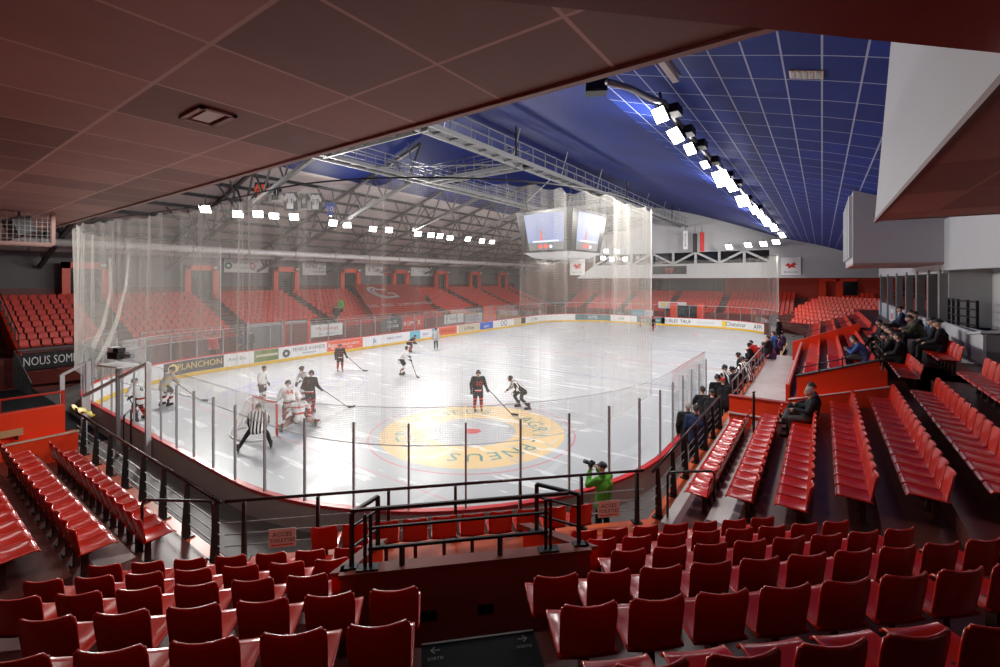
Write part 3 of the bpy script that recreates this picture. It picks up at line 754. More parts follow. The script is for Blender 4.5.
# ---- safety glass: near end (from the goal gate round to the bench) and across the ice
def screen(name, label, s0, s1, z1, pitch, post_m, heights=None, thick=.05):
    t = thing(name, label, 'glass screen', rink(s0, .06, 1.15)); n = max(1, round((s1-s0)/pitch)); st = (s1-s0)/n
    for k in range(n):
        sa, sb = s0+st*k, s0+st*(k+1); h = z1
        mb = MB(); mb.sheet([[rink(s, .06, 1.16) for s in srange(sa+.015, sb-.015, .6)], [rink(s, .06, h) for s in srange(sa+.015, sb-.015, .6)]]); mb.build('glass_pane', 'rink_glass', t)
        MB().tube([rink(s, .06, h+.004) for s in srange(sa+.02, sb-.02, .6)], .007, 5).build('pane_edge', 'glass_edge', t)
    for k in range(n+1):
        s = s0+st*k; a = rink(s, .10, 1.16); b = rink(s, .10, z1-(.32 if heights else .02)); nrm = (rink(s, 1)-rink(s, 0)).normalized()
        MB().bar(a, b, thick, thick*1.3, nrm).build('post', post_m, t)
    return t
S_N0 = s_near(at(703, X=X1)); S_N1 = s_near(Vector((-29.9, 7.7, 0)))
screen('safety_glass', 'clear safety glass on the near end boards below the viewer', S_N0, S_N1, 3.3, 1.2, 'glass_post', True, .04)
screen('safety_glass', 'clear safety glass along the boards under the left stand', S_N1+.4, S_FAR-2, 2.75, 1.55, 'steel_grey', None, .06)
screen('safety_glass', 'clear safety glass on the boards of the far end', S_FAR-1.8, PERIM-13.5, 2.75, 1.55, 'steel_grey', None, .06)
t = thing('safety_glass', 'short run of safety glass ending at the far side of the players bench', 'glass screen', rink(PERIM-13.3, .06, 1.15))
for k in range(3):
    sa = PERIM-13.3+1.3*k; MB().sheet([[rink(sa, .06, 1.15), rink(sa+1.28, .06, 1.15)], [rink(sa, .06, 2.9), rink(sa+1.28, .06, 2.9)]]).build('glass_pane', 'rink_glass', t)
    MB().bar(rink(sa, .10, 1.1), rink(sa, .10, 2.9), .05).build('post', 'steel_grey', t)

# ---- hanging nets
def net(name, label, s0, s1, dd, zt, zb, m='netting', sag=.28, pitch=.95):
    ss = srange(s0, s1, .3); t = thing(name, label, 'net', rink(s0, 0, zb)); uv = []; mb = MB(); rows = []
    nz = 12
    def d_(s): return dd(s) if callable(dd) else dd
    for j in range(nz+1):
        f = j/nz; row = []
        for s in ss:
            wob = .10*sin(s*2.1)*(1-f)+.05*sin(s*5.3+1)*(1-f)
            top = zt-sag*abs(sin(pi*(s-s0)/pitch))*.5
            p = rink(s, d_(s)+wob, 0); p.z = top+(zb-top)*f; row.append(p); uv.append((s, p.z))
        rows.append(row)
    mb.sheet(rows[::-1]); uv = [(s, p.z) for r in rows[::-1] for s, p in zip(ss, r)]
    mb.build('net_sheet', m, t, False, uv)
    mb = MB(); mb.tube([rink(s, d_(s), zt+.03) for s in ss], .022, 5); mb.build('top_cable', 'steel_dark', t)
    mb = MB()
    for s in (s0, s1): mb.tube([rink(s, d_(s), zt), rink(s, d_(s), zb)], .013, 5)
    mb.tube([rink(s, d_(s), zb) for s in ss], .012, 4)
    mb.build('edge_rope', 'white_tube', t)
    return t
S_E0 = s_near(Vector((X1, 15.4, 0))); S_E1 = s_near(Vector((X0, 14.0, 0)))
net('protective_net', 'tall pale protective net hanging over the near end of the rink', S_E0, S_E1, lambda s: -1.0+2.0*min(1, max(0, (s-S_E0-20)/14)), 8.38, 2.1)
S_F0 = s_near(Vector((X0, 50, 0))); S_F1 = s_near(Vector((X1, 54.5, 0)))
net('protective_net', 'tall pale protective net hanging behind the far goal', S_F0, S_F1, .15, 8.6, 2.7, pitch=1.6)
# gathered folds of the near net at its left end
t = thing('gathered_net', 'gathered white folds of net tied down at the left end of the boards', 'net', at(100, X=-29.6))
def fold(pts, r, nm='fold'):
    mb = MB(); mb.tube(pts, r, 7); uv = [(p.x*2, p.z) for p in mb.v]; mb.build(nm, 'netting_fold', t, True, uv)
net_mat('netting_fold', .25, 1.5)
q = lambda u, v, Y: at(u, v, Y=Y)
fold([q(110, 258, 6.2), q(111, 290, 6.2), q(103, 325, 6.2), q(90, 352, 6.2), q(82, 366, 6.2)], [.03, .05, .08, .13, .07])
fold([q(129, 255, 6.0), q(126, 285, 6.0), q(117, 320, 6.0), q(107, 345, 6.0), q(96, 362, 6.0)], [.02, .05, .07, .10, .06])

# ---- black handrails round the front of the stands
def railing(name, label, pts, posts, zf, ztop, wires=(.25, .45, .65), cat='railing', big=.11):
    """pts: plan points of the run; posts: list of plan points."""
    t = thing(name, label, cat, (pts[0].x, pts[0].y, zf))
    MB().tube([Vector((p.x, p.y, ztop)) for p in pts], .028, 8).build('top_rail', 'rail_tube', t, True)
    mb = MB()
    for k, p in enumerate(posts):
        mb = MB(); i = min(range(len(pts)-1), key=lambda i: abs((p-pts[i]).length+(p-pts[i+1]).length-(pts[i+1]-pts[i]).length)); d = (pts[i+1]-pts[i]).normalized()
        n = Vector((-d.y, d.x, 0)); P0 = Vector((p.x, p.y, zf-.02)); P1 = Vector((p.x, p.y, ztop-.03))
        mb.hexa([P0-d*.03-n*big, P0+d*.03-n*big, P0+d*.03+n*.03, P0-d*.03+n*.03, P1-d*.025-n*.05, P1+d*.025-n*.05, P1+d*.025+n*.02, P1-d*.025+n*.02])
        mb.cbox(P0+Vector((0, 0, .03)), (.17, .17, .03), atan2(d.y, d.x)); mb.build('post', 'black_paint', t)
    for w in wires: MB().tube([Vector((p.x, p.y, zf+w)) for p in pts], .012, 5).build('cross_rail', 'steel_grey', t)
    return t
V2 = lambda x, y: Vector((x, y, 0))
railing('handrail', 'black posted handrail in front of the left end stand seats', [V2(-17.3, 3.5), V2(-8.33, 3.5)], [V2(-9.65-1.14*k, 3.5) for k in range(7)]+[V2(-8.45, 3.5)], 1.2, 2.22)
A0, A1 = CN(-3.35, 8.38), CN(4.3, 8.38)
railing('handrail', 'black posted handrail along the corner walkway in front of the ice', [A0, A1], [CN(a, 8.38) for a in (-3.04, -1.84, -.63, .57, 1.79, 3.0, 4.15)], 1.2, 2.22, big=.07)
railing('handrail', 'black posted handrail in front of the side stand on the right', [V2(-2.72, 9.0), V2(-2.72, 16.2)], [V2(-2.72, 9.3+1.12*k) for k in range(7)], 1.2, 2.22)
# dark skirt under the corner rail
mb = MB(); mb.sheet([[Vector((-16.4, 3.64, z)), Vector((-8.36, 3.64, z)), Vector((-2.83, 9.17, z)), Vector((-2.83, 30, z))] for z in (.4, 1.19)]); struct('trim_walkway_edge', mb, 'wall_darkgrey')
# loose U handrails
def u_rail(p, q, zf, h, label, legs=True):
    t = thing('u_handrail', label, 'handrail', (p.x, p.y, zf)); z = zf+h
    a = Vector((p.x, p.y, z)); b = Vector((q.x, q.y, z)); d = (b-a).normalized()*.08
    MB().tube([Vector((p.x, p.y, zf)), a-Vector((0, 0, .08)), a-Vector((0, 0, .02))+d*.3, a+d, b-d, b-d*.3-Vector((0, 0, .02)), b-Vector((0, 0, .08)), Vector((q.x, q.y, zf))], .024, 8).build('bent_tube', 'black_paint', t, True)
    for e in (p, q): MB().cbox((e.x, e.y, zf+.008), (.16, .12, .016), .3).build('foot_plate', 'black_paint', t)
u_rail(at(142, 556, z=1.2), at(213, 558, z=1.2), 1.2, .98, 'black bent tube handrail at the near end of the left end stand')
u_rail(V2(-2.50, 9.25), V2(-1.75, 9.85), 1.2, .98, 'black bent tube handrail at the near end of the side stand')
u_rail(at(124, 455, z=1.5), at(131, 446, z=1.5), 1.4, 1.1, 'black bent tube handrail by the orange wall beyond the end stand')
u_rail(V2(-1.62, 14.9), V2(-1.60, 14.95), 1.5, 1.25, 'single black post standing between the two lowest rows of the side stand')

# ---- the stair box in the middle of the corner
bx = thing('stair_box', 'dark red stair box with black rails in the middle of the corner stand', 'stairwell', CN(.5, 5.2, 1.8))
P4 = [(-.885, 5.2), (1.945, 5.2), (1.28, 5.80), (-.50, 5.74)]
zt = 2.78
mb = MB(); mb.cnbox(-.90, 1.96, 5.16, 5.26, 1.6, zt-.05); mb.build('front_wall', 'box_wall', bx)
for (a, b) in ((P4[0], P4[3]), (P4[1], P4[2])):
    s = 1 if a[0] > 0 else -1
    mb = MB(); mb.hexa([CN(a[0], a[1], 1.2), CN(a[0]+s*.12, a[1], 1.2), CN(b[0]+s*.12, b[1]+.02, 1.2), CN(b[0], b[1], 1.2), CN(a[0], a[1], zt-.05), CN(a[0]+s*.12, a[1], zt-.05), CN(b[0]+s*.12, b[1]+.02, zt-.05), CN(b[0], b[1], zt-.05)]); mb.build('side_wall', 'orange_red', bx)
    mb = MB(); mb.hexa([CN(a[0]-s*.05, a[1], zt-.05), CN(a[0]+s*.14, a[1], zt-.05), CN(b[0]+s*.12, b[1]+.05, zt-.05), CN(b[0]-s*.05, b[1]+.05, zt-.05), CN(a[0]-s*.05, a[1], zt), CN(a[0]+s*.14, a[1], zt), CN(b[0]+s*.12, b[1]+.05, zt), CN(b[0]-s*.05, b[1]+.05, zt)]); mb.build('side_cap', 'cap_brown', bx)
mb = MB(); mb.cnbox(-.92, 1.98, 5.14, 5.32, zt-.05, zt); mb.build('front_cap', 'cap_brown', bx)
for a in (.05, .70): MB().cnbox(a-.09, a+.09, 5.135, 5.162, 2.17, 2.27).build('exit_plate', 'black_mat', bx)
# the rails on it: side frames running inward and one long bar across the front
hr = .61
def frame(p, q, nm='side_rail'):
    p = Vector(p); q = Vector(q)
    mb = MB()
    for e in (p, q): mb.bar(e, e+Vector((0, 0, hr)), .04); mb.cbox(e+Vector((0, 0, .01)), (.15, .10, .02), pi/4)
    mb.bar(p+Vector((0, 0, hr)), q+Vector((0, 0, hr)), .038)
    for z in (.22, .45): mb.bar(p+Vector((0, 0, z)), q+Vector((0, 0, z)), .022)
    mb.build(nm, 'black_paint', bx)
frame(CN(-.80, 5.27, zt), CN(-.55, 5.62, zt)); frame(CN(1.86, 5.27, zt), CN(1.42, 5.62, zt))
mb = MB(); E0, E1 = CN(-.62, 5.22, zt), CN(1.46, 5.22, zt)
for e in (E0, E1):
    for o in (-.03, .03): mb.bar(e+(E1-E0).normalized()*o, e+(E1-E0).normalized()*o+Vector((0, 0, hr)), .028)
    mb.cbox(e+Vector((0, 0, .01)), (.24, .12, .02), pi/4)
mb.bar(E0+(E0-E1)*.09+Vector((0, 0, hr+.05)), E1+(E1-E0)*.12+Vector((0, 0, hr+.05)), .034)
mb.bar(E0+Vector((0, 0, .22)), E1+Vector((0, 0, .22)), .032); mb.bar(E0+Vector((0, 0, .45)), E1+Vector((0, 0, .45)), .026)
for f in (.18, .72): e = E0+(E1-E0)*f; mb.bar(e, e+Vector((0, 0, .22)), .045)
mb.build('front_rail', 'black_paint', bx)

# ---- toilets signs on the rail
for (a, lab) in ((-2.42, 'pale paper ACCES TOILETTES sign on the rail at the left of the corner walkway'), (3.55, 'pale paper ACCES TOILETTES sign on the rail beside the photographer')):
    t = thing('paper_sign', lab, 'sign', CN(a, 8.34, 1.36)); ex = Vector((S2, S2, 0)); nn = Vector((S2, -S2, 0))
    c = CN(a, 8.335, 1.54); MB().hexa([c-ex*.22+Vector((0, 0, -.16)), c+ex*.22+Vector((0, 0, -.16)), c+ex*.22+Vector((0, 0, -.16))-nn*.008, c-ex*.22+Vector((0, 0, -.16))-nn*.008, c-ex*.22+Vector((0, 0, .16)), c+ex*.22+Vector((0, 0, .16)), c+ex*.22+Vector((0, 0, .16))-nn*.008, c-ex*.22+Vector((0, 0, .16))-nn*.008]).build('sheet', 'white_sign', t)
    mb = MB(); mb.text('ACCES', c+Vector((0, 0, .06)), ex, (0, 0, 1), .105, lift=.004); mb.text('TOILETTES', c+Vector((0, 0, -.04)), ex, (0, 0, 1), .085, lift=.004); mb.build('lettering', 'text_black', t)
    k = c+Vector((0, 0, -.12))+nn*.004; MB().add([k-ex*.18-Vector((0, 0, .012)), k+ex*.18+Vector((0, 0, .0)), k+ex*.18+Vector((0, 0, .014)), k-ex*.18+Vector((0, 0, .012))], [(0, 1, 2, 3)]).build('red_stroke', 'text_red', t)

# ---- orange vomitory in the side stand
v = thing('stair_box', 'bright orange sloping stair box with black rails in the side stand', 'stairwell', (.3, 16.3, 1.9))
mb = MB(); xa, xb = -.62, 1.30
mb.hexa([(xa, 16.25, 1.2), (xb, 16.25, 1.9), (xb, 16.42, 1.9), (xa, 16.42, 1.2), (xa, 16.25, 3.08), (xb, 16.25, 3.76), (xb, 16.42, 3.76), (xa, 16.42, 3.08)]); mb.build('near_wall', 'orange_red', v)
mb = MB(); mb.hexa([(xa-.03, 16.22, 3.08), (xb+.1, 16.22, 3.79), (xb+.1, 16.46, 3.79), (xa-.03, 16.46, 3.08), (xa-.03, 16.22, 3.12), (xb+.1, 16.22, 3.83), (xb+.1, 16.46, 3.83), (xa-.03, 16.46, 3.12)]); mb.build('wall_cap', 'steel_dark', v)
mb = MB(); mb.box((xb, 16.25, 1.9), (xb+.16, 18.6, 3.5)); mb.build('back_wall', 'orange_red', v)
mb = MB(); mb.hexa([(xa-.2, 16.0, 1.2), (xb+.2, 16.0, 1.9), (xb+.2, 16.25, 1.9), (xa-.2, 16.25, 1.2), (xa-.2, 16.0, 2.42), (xb+.2, 16.0, 3.12), (xb+.2, 16.25, 3.12), (xa-.2, 16.25, 2.42)]); mb.build('lower_wall', 'orange_red', v)
mb = MB(); mb.tube([(xa-.2, 15.99, 2.43), (xb+.2, 15.99, 3.13)], .018, 6); mb.build('pale_edge', 'white_tube', v)
mb = MB()
for z in (.12, .42, .72): mb.bar((xa, 16.33, 3.1+z*.8-.35), (xb, 16.33, 3.8+z*.8-.35), .03)
for x in (xa+.0, xa+.55, xa+1.1, xb): mb.bar((x, 16.33, 3.0+(x-xa)*.36), (x, 16.33, 3.4+(x-xa)*.36), .035)
mb.build('black_rail', 'black_paint', v)
mb = MB()
for z in (.25, .50, .78): mb.bar((xb+.08, 16.33, 3.5+z), (xb+.08, 18.6, 3.5+z), .028)
for y in (16.4, 17.1, 17.8, 18.5): mb.bar((xb+.08, y, 3.4), (xb+.08, y, 4.3), .035)
mb.build('back_rail', 'black_paint', v)
lw = thing('low_wall', 'low orange wall with a pale ledge closing the front rows of the side stand', 'wall', (-1.7, 16.2, 1.2))
MB().box((-2.45, 16.25, 1.19), (-.70, 16.40, 2.22)).build('panel', 'orange_red', lw); MB().box((-2.47, 16.2, 1.70), (-.84, 16.25, 1.74)).build('ledge', 'white_tube', lw); MB().box((-2.47, 16.22, 2.22), (-.70, 16.44, 2.27)).build('cap', 'beam_red', lw)
# walls further along the side stand
for y, x0, x1, z0, z1, lab in ((32.2, XR(2)-.2, XR(5)+.5, 2.3, 3.6, 'orange sloping parapet halfway along the side stand'), (18.7, XR(3)-.55, XR(3)-.45, 1.2, 2.3, None)):
    if lab is None: continue
    t = thing('orange_parapet', lab, 'parapet', (x0, y, 1.2))
    MB().hexa([(x0, y, 1.0), (x1, y, 1.5), (x1, y+.15, 1.5), (x0, y+.15, 1.0), (x0, y, z0), (x1, y, z1), (x1, y+.15, z1), (x0, y+.15, z0)]).build('panel', 'orange_red', t)
    MB().tube([(x0, y+.07, z0+.3), (x1, y+.07, z1+.3)], .02, 6).build('rail', 'black_paint', t)
t = thing('orange_parapet', 'long low orange parapet in front of the second side block', 'parapet', (XR(3)-.6, 25, 1.2))
MB().box((XR(3)-.62, 18.7, 1.19), (XR(3)-.50, 31.8, 2.35)).build('panel', 'orange_red', t); MB().tube([(XR(3)-.56, 18.7, 2.37), (XR(3)-.56, 31.8, 2.37)], .02, 6).build('pale_edge', 'white_tube', t)
t = thing('side_railing', 'black railing standing along the walkway beside the players bench', 'railing', (-2.75, 17, 1.2))
MB().tube([(-2.72, 18.6, 2.25), (-2.72, 30, 2.25)], .03, 6).build('top_rail', 'steel_grey', t)
for k in range(9): MB().bar((-2.72, 18.7+1.4*k, 1.2), (-2.72, 18.7+1.4*k, 2.25), .05).build('post', 'steel_grey', t)
MB().tube([(-2.72, 18.6, 1.75), (-2.72, 30, 1.75)], .02, 6).build('cross_rail', 'steel_grey', t)
t = thing('box_bench', 'dark equipment box standing on the walkway beyond the low orange wall', 'box', (-1.2, 17.6, 1.2))
MB().box((-1.75, 17.3, 1.2), (-.75, 18.1, 1.62)).build('body', 'black_paint', t); MB().box((-1.78, 17.27, 1.62), (-.72, 18.13, 1.66)).build('lid', 'steel_dark', t)
# ================================================================== LIGHT
w = bpy.data.worlds.new('world'); SC.world = w; w.use_nodes = True
w.node_tree.nodes['Background'].inputs[0].default_value = (1, .93, .88, 1); w.node_tree.nodes['Background'].inputs[1].default_value = .22
def area(loc, target, power, size, sy=None, col=(1, .96, .91), name='floodlight_beam', spread=160):
    l = bpy.data.lights.new(name, 'AREA'); l.energy = power; l.size = size; l.color = col; l.spread = radians(spread)
    if sy: l.shape = 'RECTANGLE'; l.size_y = sy
    o = bpy.data.objects.new(name, l); COL.objects.link(o); o.location = loc
    o.rotation_euler = (Vector(target)-Vector(loc)).to_track_quat('-Z', 'Y').to_euler(); return o
SC.view_settings.view_transform = 'Standard'; SC.view_settings.look = 'None'; SC.view_settings.exposure = 0.0
SC.cycles.max_bounces = 6; SC.cycles.diffuse_bounces = 4; SC.cycles.glossy_bounces = 3; SC.cycles.transmission_bounces = 2
SC.cycles.transparent_max_bounces = 24; SC.cycles.sample_clamp_indirect = 4.0; SC.cycles.caustics_reflective = False; SC.cycles.caustics_refractive = False
SC.cycles.use_denoising = True
# ================================================================== OVERHEAD AND FAR THINGS
def aim(loc, tgt): return (Vector(tgt)-Vector(loc)).to_track_quat('Z', 'Y').to_matrix()
def beam(loc, tgt, power, size):
    area(loc, tgt, power, size)
def flood(p, tgt, w, h, label, group, hang=1.0):
    """Flood lamp: finned housing with bright face, yoke and drop rod."""
    t = thing('floodlight', label, 'floodlight', p, 0, group); R = aim(p, tgt); p = Vector(p)
    g = lambda x, y, z: p+R@Vector((x, y, z))
    mb = MB(); mb.hexa([g(-w/2*.8, -h/2*.8, -.16), g(w/2*.8, -h/2*.8, -.16), g(w/2*.8, h/2*.8, -.16), g(-w/2*.8, h/2*.8, -.16), g(-w/2-.03, -h/2-.03, 0), g(w/2+.03, -h/2-.03, 0), g(w/2+.03, h/2+.03, 0), g(-w/2-.03, h/2+.03, 0)])
    mb.build('housing', 'steel_dark', t)
    mb = MB(); mb.add([g(-w/2, -h/2, .006), g(w/2, -h/2, .006), g(w/2, h/2, .006), g(-w/2, h/2, .006)], [(0, 1, 2, 3)]); mb.build('lamp_face', 'lamp_face', t)
    top = p+Vector((0, 0, hang)); mb = MB(); mb.bar(p+R@Vector((0, 0, -.12)), top, .05)
    for sx in (-1, 1): mb.bar(g(sx*(w/2+.05), 0, -.05), p+Vector((0, 0, .35)), .03)
    mb.build('yoke', 'steel_dark', t)
RLAMP = [(660, 115, .82), (675.6, 135.7, .95), (690, 149, .78), (705, 164.7, .62), (721.7, 178.6, 1.5), (731, 186, 1.2), (743, 201, 1.4), (754.7, 210, 1.2), (760.5, 215, 1.1), (767, 222.5, 1.4), (774, 228, 1.3), (782, 235, 1.4)]
XRL = -3.35
row_pts = []
for k, (u, v, sz) in enumerate(RLAMP):
    p = at(u, v, X=XRL); row_pts.append(p)
    flood(p, (-9.5-1.5*(k % 3), p.y-13+3*(k % 2), 0), .46*sz, .46*sz, 'white floodlight on the roof row above the side stand, %s from the viewer' % ORD[k], 'floodlights of the row above the side stand', max(.12, roof_z(XRL)-.10-p.z))
LLAMP = [(205, 209), (238, 214), (258, 214), (274, 216), (294, 217), (333, 223), (347, 225), (373, 229), (389, 230), (418, 234), (431, 235), (440, 236), (450, 238), (468, 239), (482, 241), (492, 242)]
for k, (u, v) in enumerate(LLAMP):
    p = at(u, v, X=-32.4)
    flood(p, (-24+(k % 3)*2, p.y-8+3*(k % 2), 0), .62, .55, 'white floodlight on the truss row above the left stand, %s from the viewer' % ORD[k], 'floodlights of the row above the left stand', 1.0)
for k, (u, v) in enumerate([(729, 247), (748, 245), (763.5, 244), (776, 242)]):
    p = at(u, v, Y=60.8); flood(p, (p.x-5, 48, 0), .75, .6, 'white floodlight hung before the far grey wall, %s from the left' % ORD[k], 'floodlights before the far wall', .6)
for k, (u, v) in enumerate([(606, 251), (617, 251), (603, 258), (612, 259), (625, 259)]):
    p = at(u, v, Y=58.5); flood(p, (p.x+2, 40, 0), .62, .5, 'small floodlight glimpsed past the scoreboard through the far net, %s from the left' % ORD[k], 'floodlights past the scoreboard', 1.5)
# the beams themselves
for y in (12, 22, 33, 44, 55):
    beam((XRL, y, 10.3), (-15, y+1, 0), 900, 1.6); beam((-32.2, y+1, 9.9), (-20, y+2, 0), 900, 1.6)
for y in (10, 19, 29): beam((-31.8, y+2, 10.2), (1, y-1, 2.5), 1000, 1.6)
for y in (14, 26, 38, 50): beam((XRL-.4, y, 10.2), (-38, y, 3), 480, 1.6)
# fill lamps added under the ceilings to brighten the near stands and boards
for x, y, pw in ((-3.2, 4.2, 15), (-8.0, 1.6, 46), (-14, 1.4, 50), (-20, 3.6, 30)): area((x, y, 8.1), (x-.6, y+1.2, 0), pw, 1.8, name='fill_light', spread=175, col=(1, .92, .86))
area((3.4, 8.2, 6.8), (3.0, 11, 2.5), 44, 1.8, name='fill_light', spread=175, col=(1, .92, .86)); area((5.2, 4.6, 6.8), (3.6, 8, 2.5), 9, 1.8, name='fill_light', spread=175, col=(1, .92, .86))
area((-1.5, -1.0, 8.0), (0, 2.5, 3), 3, 2.0, name='fill_light', spread=175, col=(1, .92, .86))

# lamp row carrier pipe and ballast boxes
t = thing('lamp_rail', 'dark pipe rail carrying the floodlights above the side stand', 'rail', (XRL, 9.5, 10.8))
a = at(608, 82, X=XRL-.4); pts = [a, at(630, 88, X=XRL-.3), at(652, 99, X=XRL)]+[p+Vector((.1, 0, .30)) for p in row_pts]+[row_pts[-1]+Vector((.1, 1, .30))]
MB().tube(pts, .075, 8).build('pipe', 'steel_grey', t, True)
for k, p in enumerate(row_pts[:8]): MB().cbox(p+Vector((.25, .5, .22)), (.25, .5, .22)).build('ballast_box', 'steel_dark', t)
t = thing('ceiling_speaker', 'black boxy loudspeaker hanging under the ceiling edge beside the lamp pipe', 'loudspeaker', at(596, 87, X=-4.4))
p = at(596, 87, X=-4.4); MB().cbox(p, (.50, .34, .32), .5).build('cabinet', 'black_paint', t); MB().cbox(p+Vector((.10, -.16, 0)), (.42, .03, .26), .5).build('grille', 'steel_dark', t); MB().bar(p+Vector((0, 0, .15)), p+Vector((.1, 0, .7)), .05).build('bracket', 'steel_grey', t)
t = thing('ceiling_vent', 'pale rectangular vent grille in the blue ceiling', 'vent', at(806, 96, X=-.25))
p = at(806, 96, X=-.25); p.z = roof_z(p.x)-.07
rz_ = lambda x, y, d: Vector((x, y, roof_z(x)-d))
def plate(x0, x1, y0, y1, d0, d1): return MB().hexa([rz_(x0, y0, d1), rz_(x1, y0, d1), rz_(x1, y1, d1), rz_(x0, y1, d1), rz_(x0, y0, d0), rz_(x1, y0, d0), rz_(x1, y1, d0), rz_(x0, y1, d0)])
plate(p.x-.27, p.x+.27, p.y-.20, p.y+.20, .0, .06).build('frame', 'ad_beige', t)
for k in range(5): plate(p.x-.24+.1*k, p.x-.18+.1*k, p.y-.17, p.y+.17, .06, .07).build('slat', 'steel_grey', t)
t = thing('ceiling_tube_light', 'short white tube lamp fixed to the blue ceiling', 'lamp', at(668, 69, X=-2.1))
p = at(668, 69, X=-2.1); MB().bar(p+Vector((0, -.5, 0)), p+Vector((0, .5, .0)), .10).build('tube', 'white_tube', t); MB().bar(p+Vector((0, -.55, .07)), p+Vector((0, .55, .07)), .16, .05).build('bracket', 'steel_grey', t)

# recessed lamp and caged speaker under the balcony ceiling
p = at(208, 116, z=8.29)
t = thing('ceiling_downlight', 'recessed square lamp in the brown balcony ceiling', 'lamp', p)
mb = MB()
for (dx, dy, sx, sy) in ((0, -.20, .72, .06), (0, .20, .72, .06), (-.33, 0, .06, .46), (.33, 0, .06, .46)): mb.cbox(p+Vector((dx, dy, -.015)), (sx, sy, .03))
mb.build('frame', 'soffit_trim', t); MB().cbox(p+Vector((.0, .0, -.008)), (.50, .22, .016)).build('diffuser', 'white_sign', t)
p = at(19, 223, X=-21.5)
t = thing('caged_loudspeaker', 'black loudspeaker inside a wooden wire cage under the balcony ceiling', 'loudspeaker', p)
mb = MB(); d = (p-Vector((0, 0, 6))).normalized(); ex = Vector((-d.y, d.x, 0)).normalized()*-1; ey = Vector((0, 0, 1)); fz = -Vector((d.x, d.y, 0)).normalized()
W, Hh = .80, .66
for sx in (-1, 1):
    for fo in (0, -.8): mb.bar(p+ex*sx*W-ey*Hh+fz*fo, p+ex*sx*W+ey*Hh+fz*fo, .10)
for sy in (-1, 1):
    for fo in (0, -.8): mb.bar(p-ex*W+ey*sy*Hh+fz*fo, p+ex*W+ey*sy*Hh+fz*fo, .10)
mb.build('cage_frame', 'soffit_trim', t); mb = MB()
for k in range(1, 12): mb.bar(p-ex*W+ex*(2*W*k/12)-ey*Hh, p-ex*W+ex*(2*W*k/12)+ey*Hh, .012)
for k in range(1, 9): mb.bar(p-ex*W-ey*Hh+ey*(2*Hh*k/9), p+ex*W-ey*Hh+ey*(2*Hh*k/9), .012)
mb.build('wire_mesh', 'steel_grey', t)
mb = MB(); mb.cbox(p+fz*-.4+ey*-.05, (.62, .5, .55), .3, .35); mb.build('cabinet', 'black_paint', t)
MB().bar(p+fz*-.4+ey*.15, p+fz*-.4+ey*Hh, .06).build('bracket', 'steel_dark', t)

# ---- lighting catwalk
HC = 13.0; XA, XB = -14.8, -23.0
t = thing('lighting_catwalk', 'steel lighting catwalk with railings hanging under the blue roof over the ice', 'catwalk', (-18.9, 38, HC))
def walkway(p, q, nm):
    p = Vector(p); q = Vector(q); d = (q-p).normalized(); n = Vector((-d.y, d.x, 0)); L = (q-p).length
    mb = MB()
    for s in (-1, 1): mb.bar(p+n*.45*s, q+n*.45*s, .10, .24)
    k = 0
    while k*1.2 < L: e = p+d*1.2*k; mb.bar(e-n*.45, e+n*.45, .07); k += 1
    mb.build(nm+'_beams', 'galv', t)
    mb = MB(); mb.hexa([p-n*.42+Vector((0, 0, .05)), q-n*.42+Vector((0, 0, .05)), q+n*.42+Vector((0, 0, .05)), p+n*.42+Vector((0, 0, .05)), p-n*.42+Vector((0, 0, .08)), q-n*.42+Vector((0, 0, .08)), q+n*.42+Vector((0, 0, .08)), p+n*.42+Vector((0, 0, .08))]); mb.build(nm+'_deck', 'steel_grey', t)
    mb = MB()
    for s in (-1, 1):
        for z in (.55, 1.05): mb.bar(p+n*.45*s+Vector((0, 0, z)), q+n*.45*s+Vector((0, 0, z)), .045)
        k = 0
        while k*1.5 < L: e = p+n*.45*s+d*1.5*k; mb.bar(e, e+Vector((0, 0, 1.05)), .05); k += 1
    mb.build(nm+'_railing', 'steel_grey', t)
for x in (XA, XB): walkway((x, 14.6, HC), (x, 62.5, HC), 'long_walkway')
for y in (14.6, 23.5, 40, 54): walkway((XB, y, HC), (XA, y, HC), 'cross_walkway')
mb = MB()
for x in (XA, XB):
    for y in (16, 22, 28, 34, 40, 46, 52, 58): mb.bar((x, y, HC), (x+(.6 if x == XA else -.6), y, roof_z(x)), .06)
for (pa, qa) in (((XB, 18, HC), (XA, 23, HC)), ((XA, 27, HC), (XB, 36, HC)), ((XB, 44, HC), (XA, 50, HC))): mb.bar(pa, qa, .06)
mb.build('hangers', 'steel_grey', t)
for k, (u, v) in enumerate([(516, 118), (627, 165.5), (672, 196)]):
    p = at(u, v, X=XA+.5); tt = thing('signal_post', 'dark lamp post standing on the catwalk railing, %s from the viewer' % ORD[k], 'post', p, 0, 'posts on the catwalk')
    MB().bar(Vector((p.x, p.y, HC+.1)), p+Vector((0, 0, .55)), .08).build('pole', 'steel_dark', tt); MB().cbox(p+Vector((.12, -.1, .3)), (.24, .2, .7)).build('lamp_box', 'ad_beige' if k == 0 else 'steel_dark', tt)
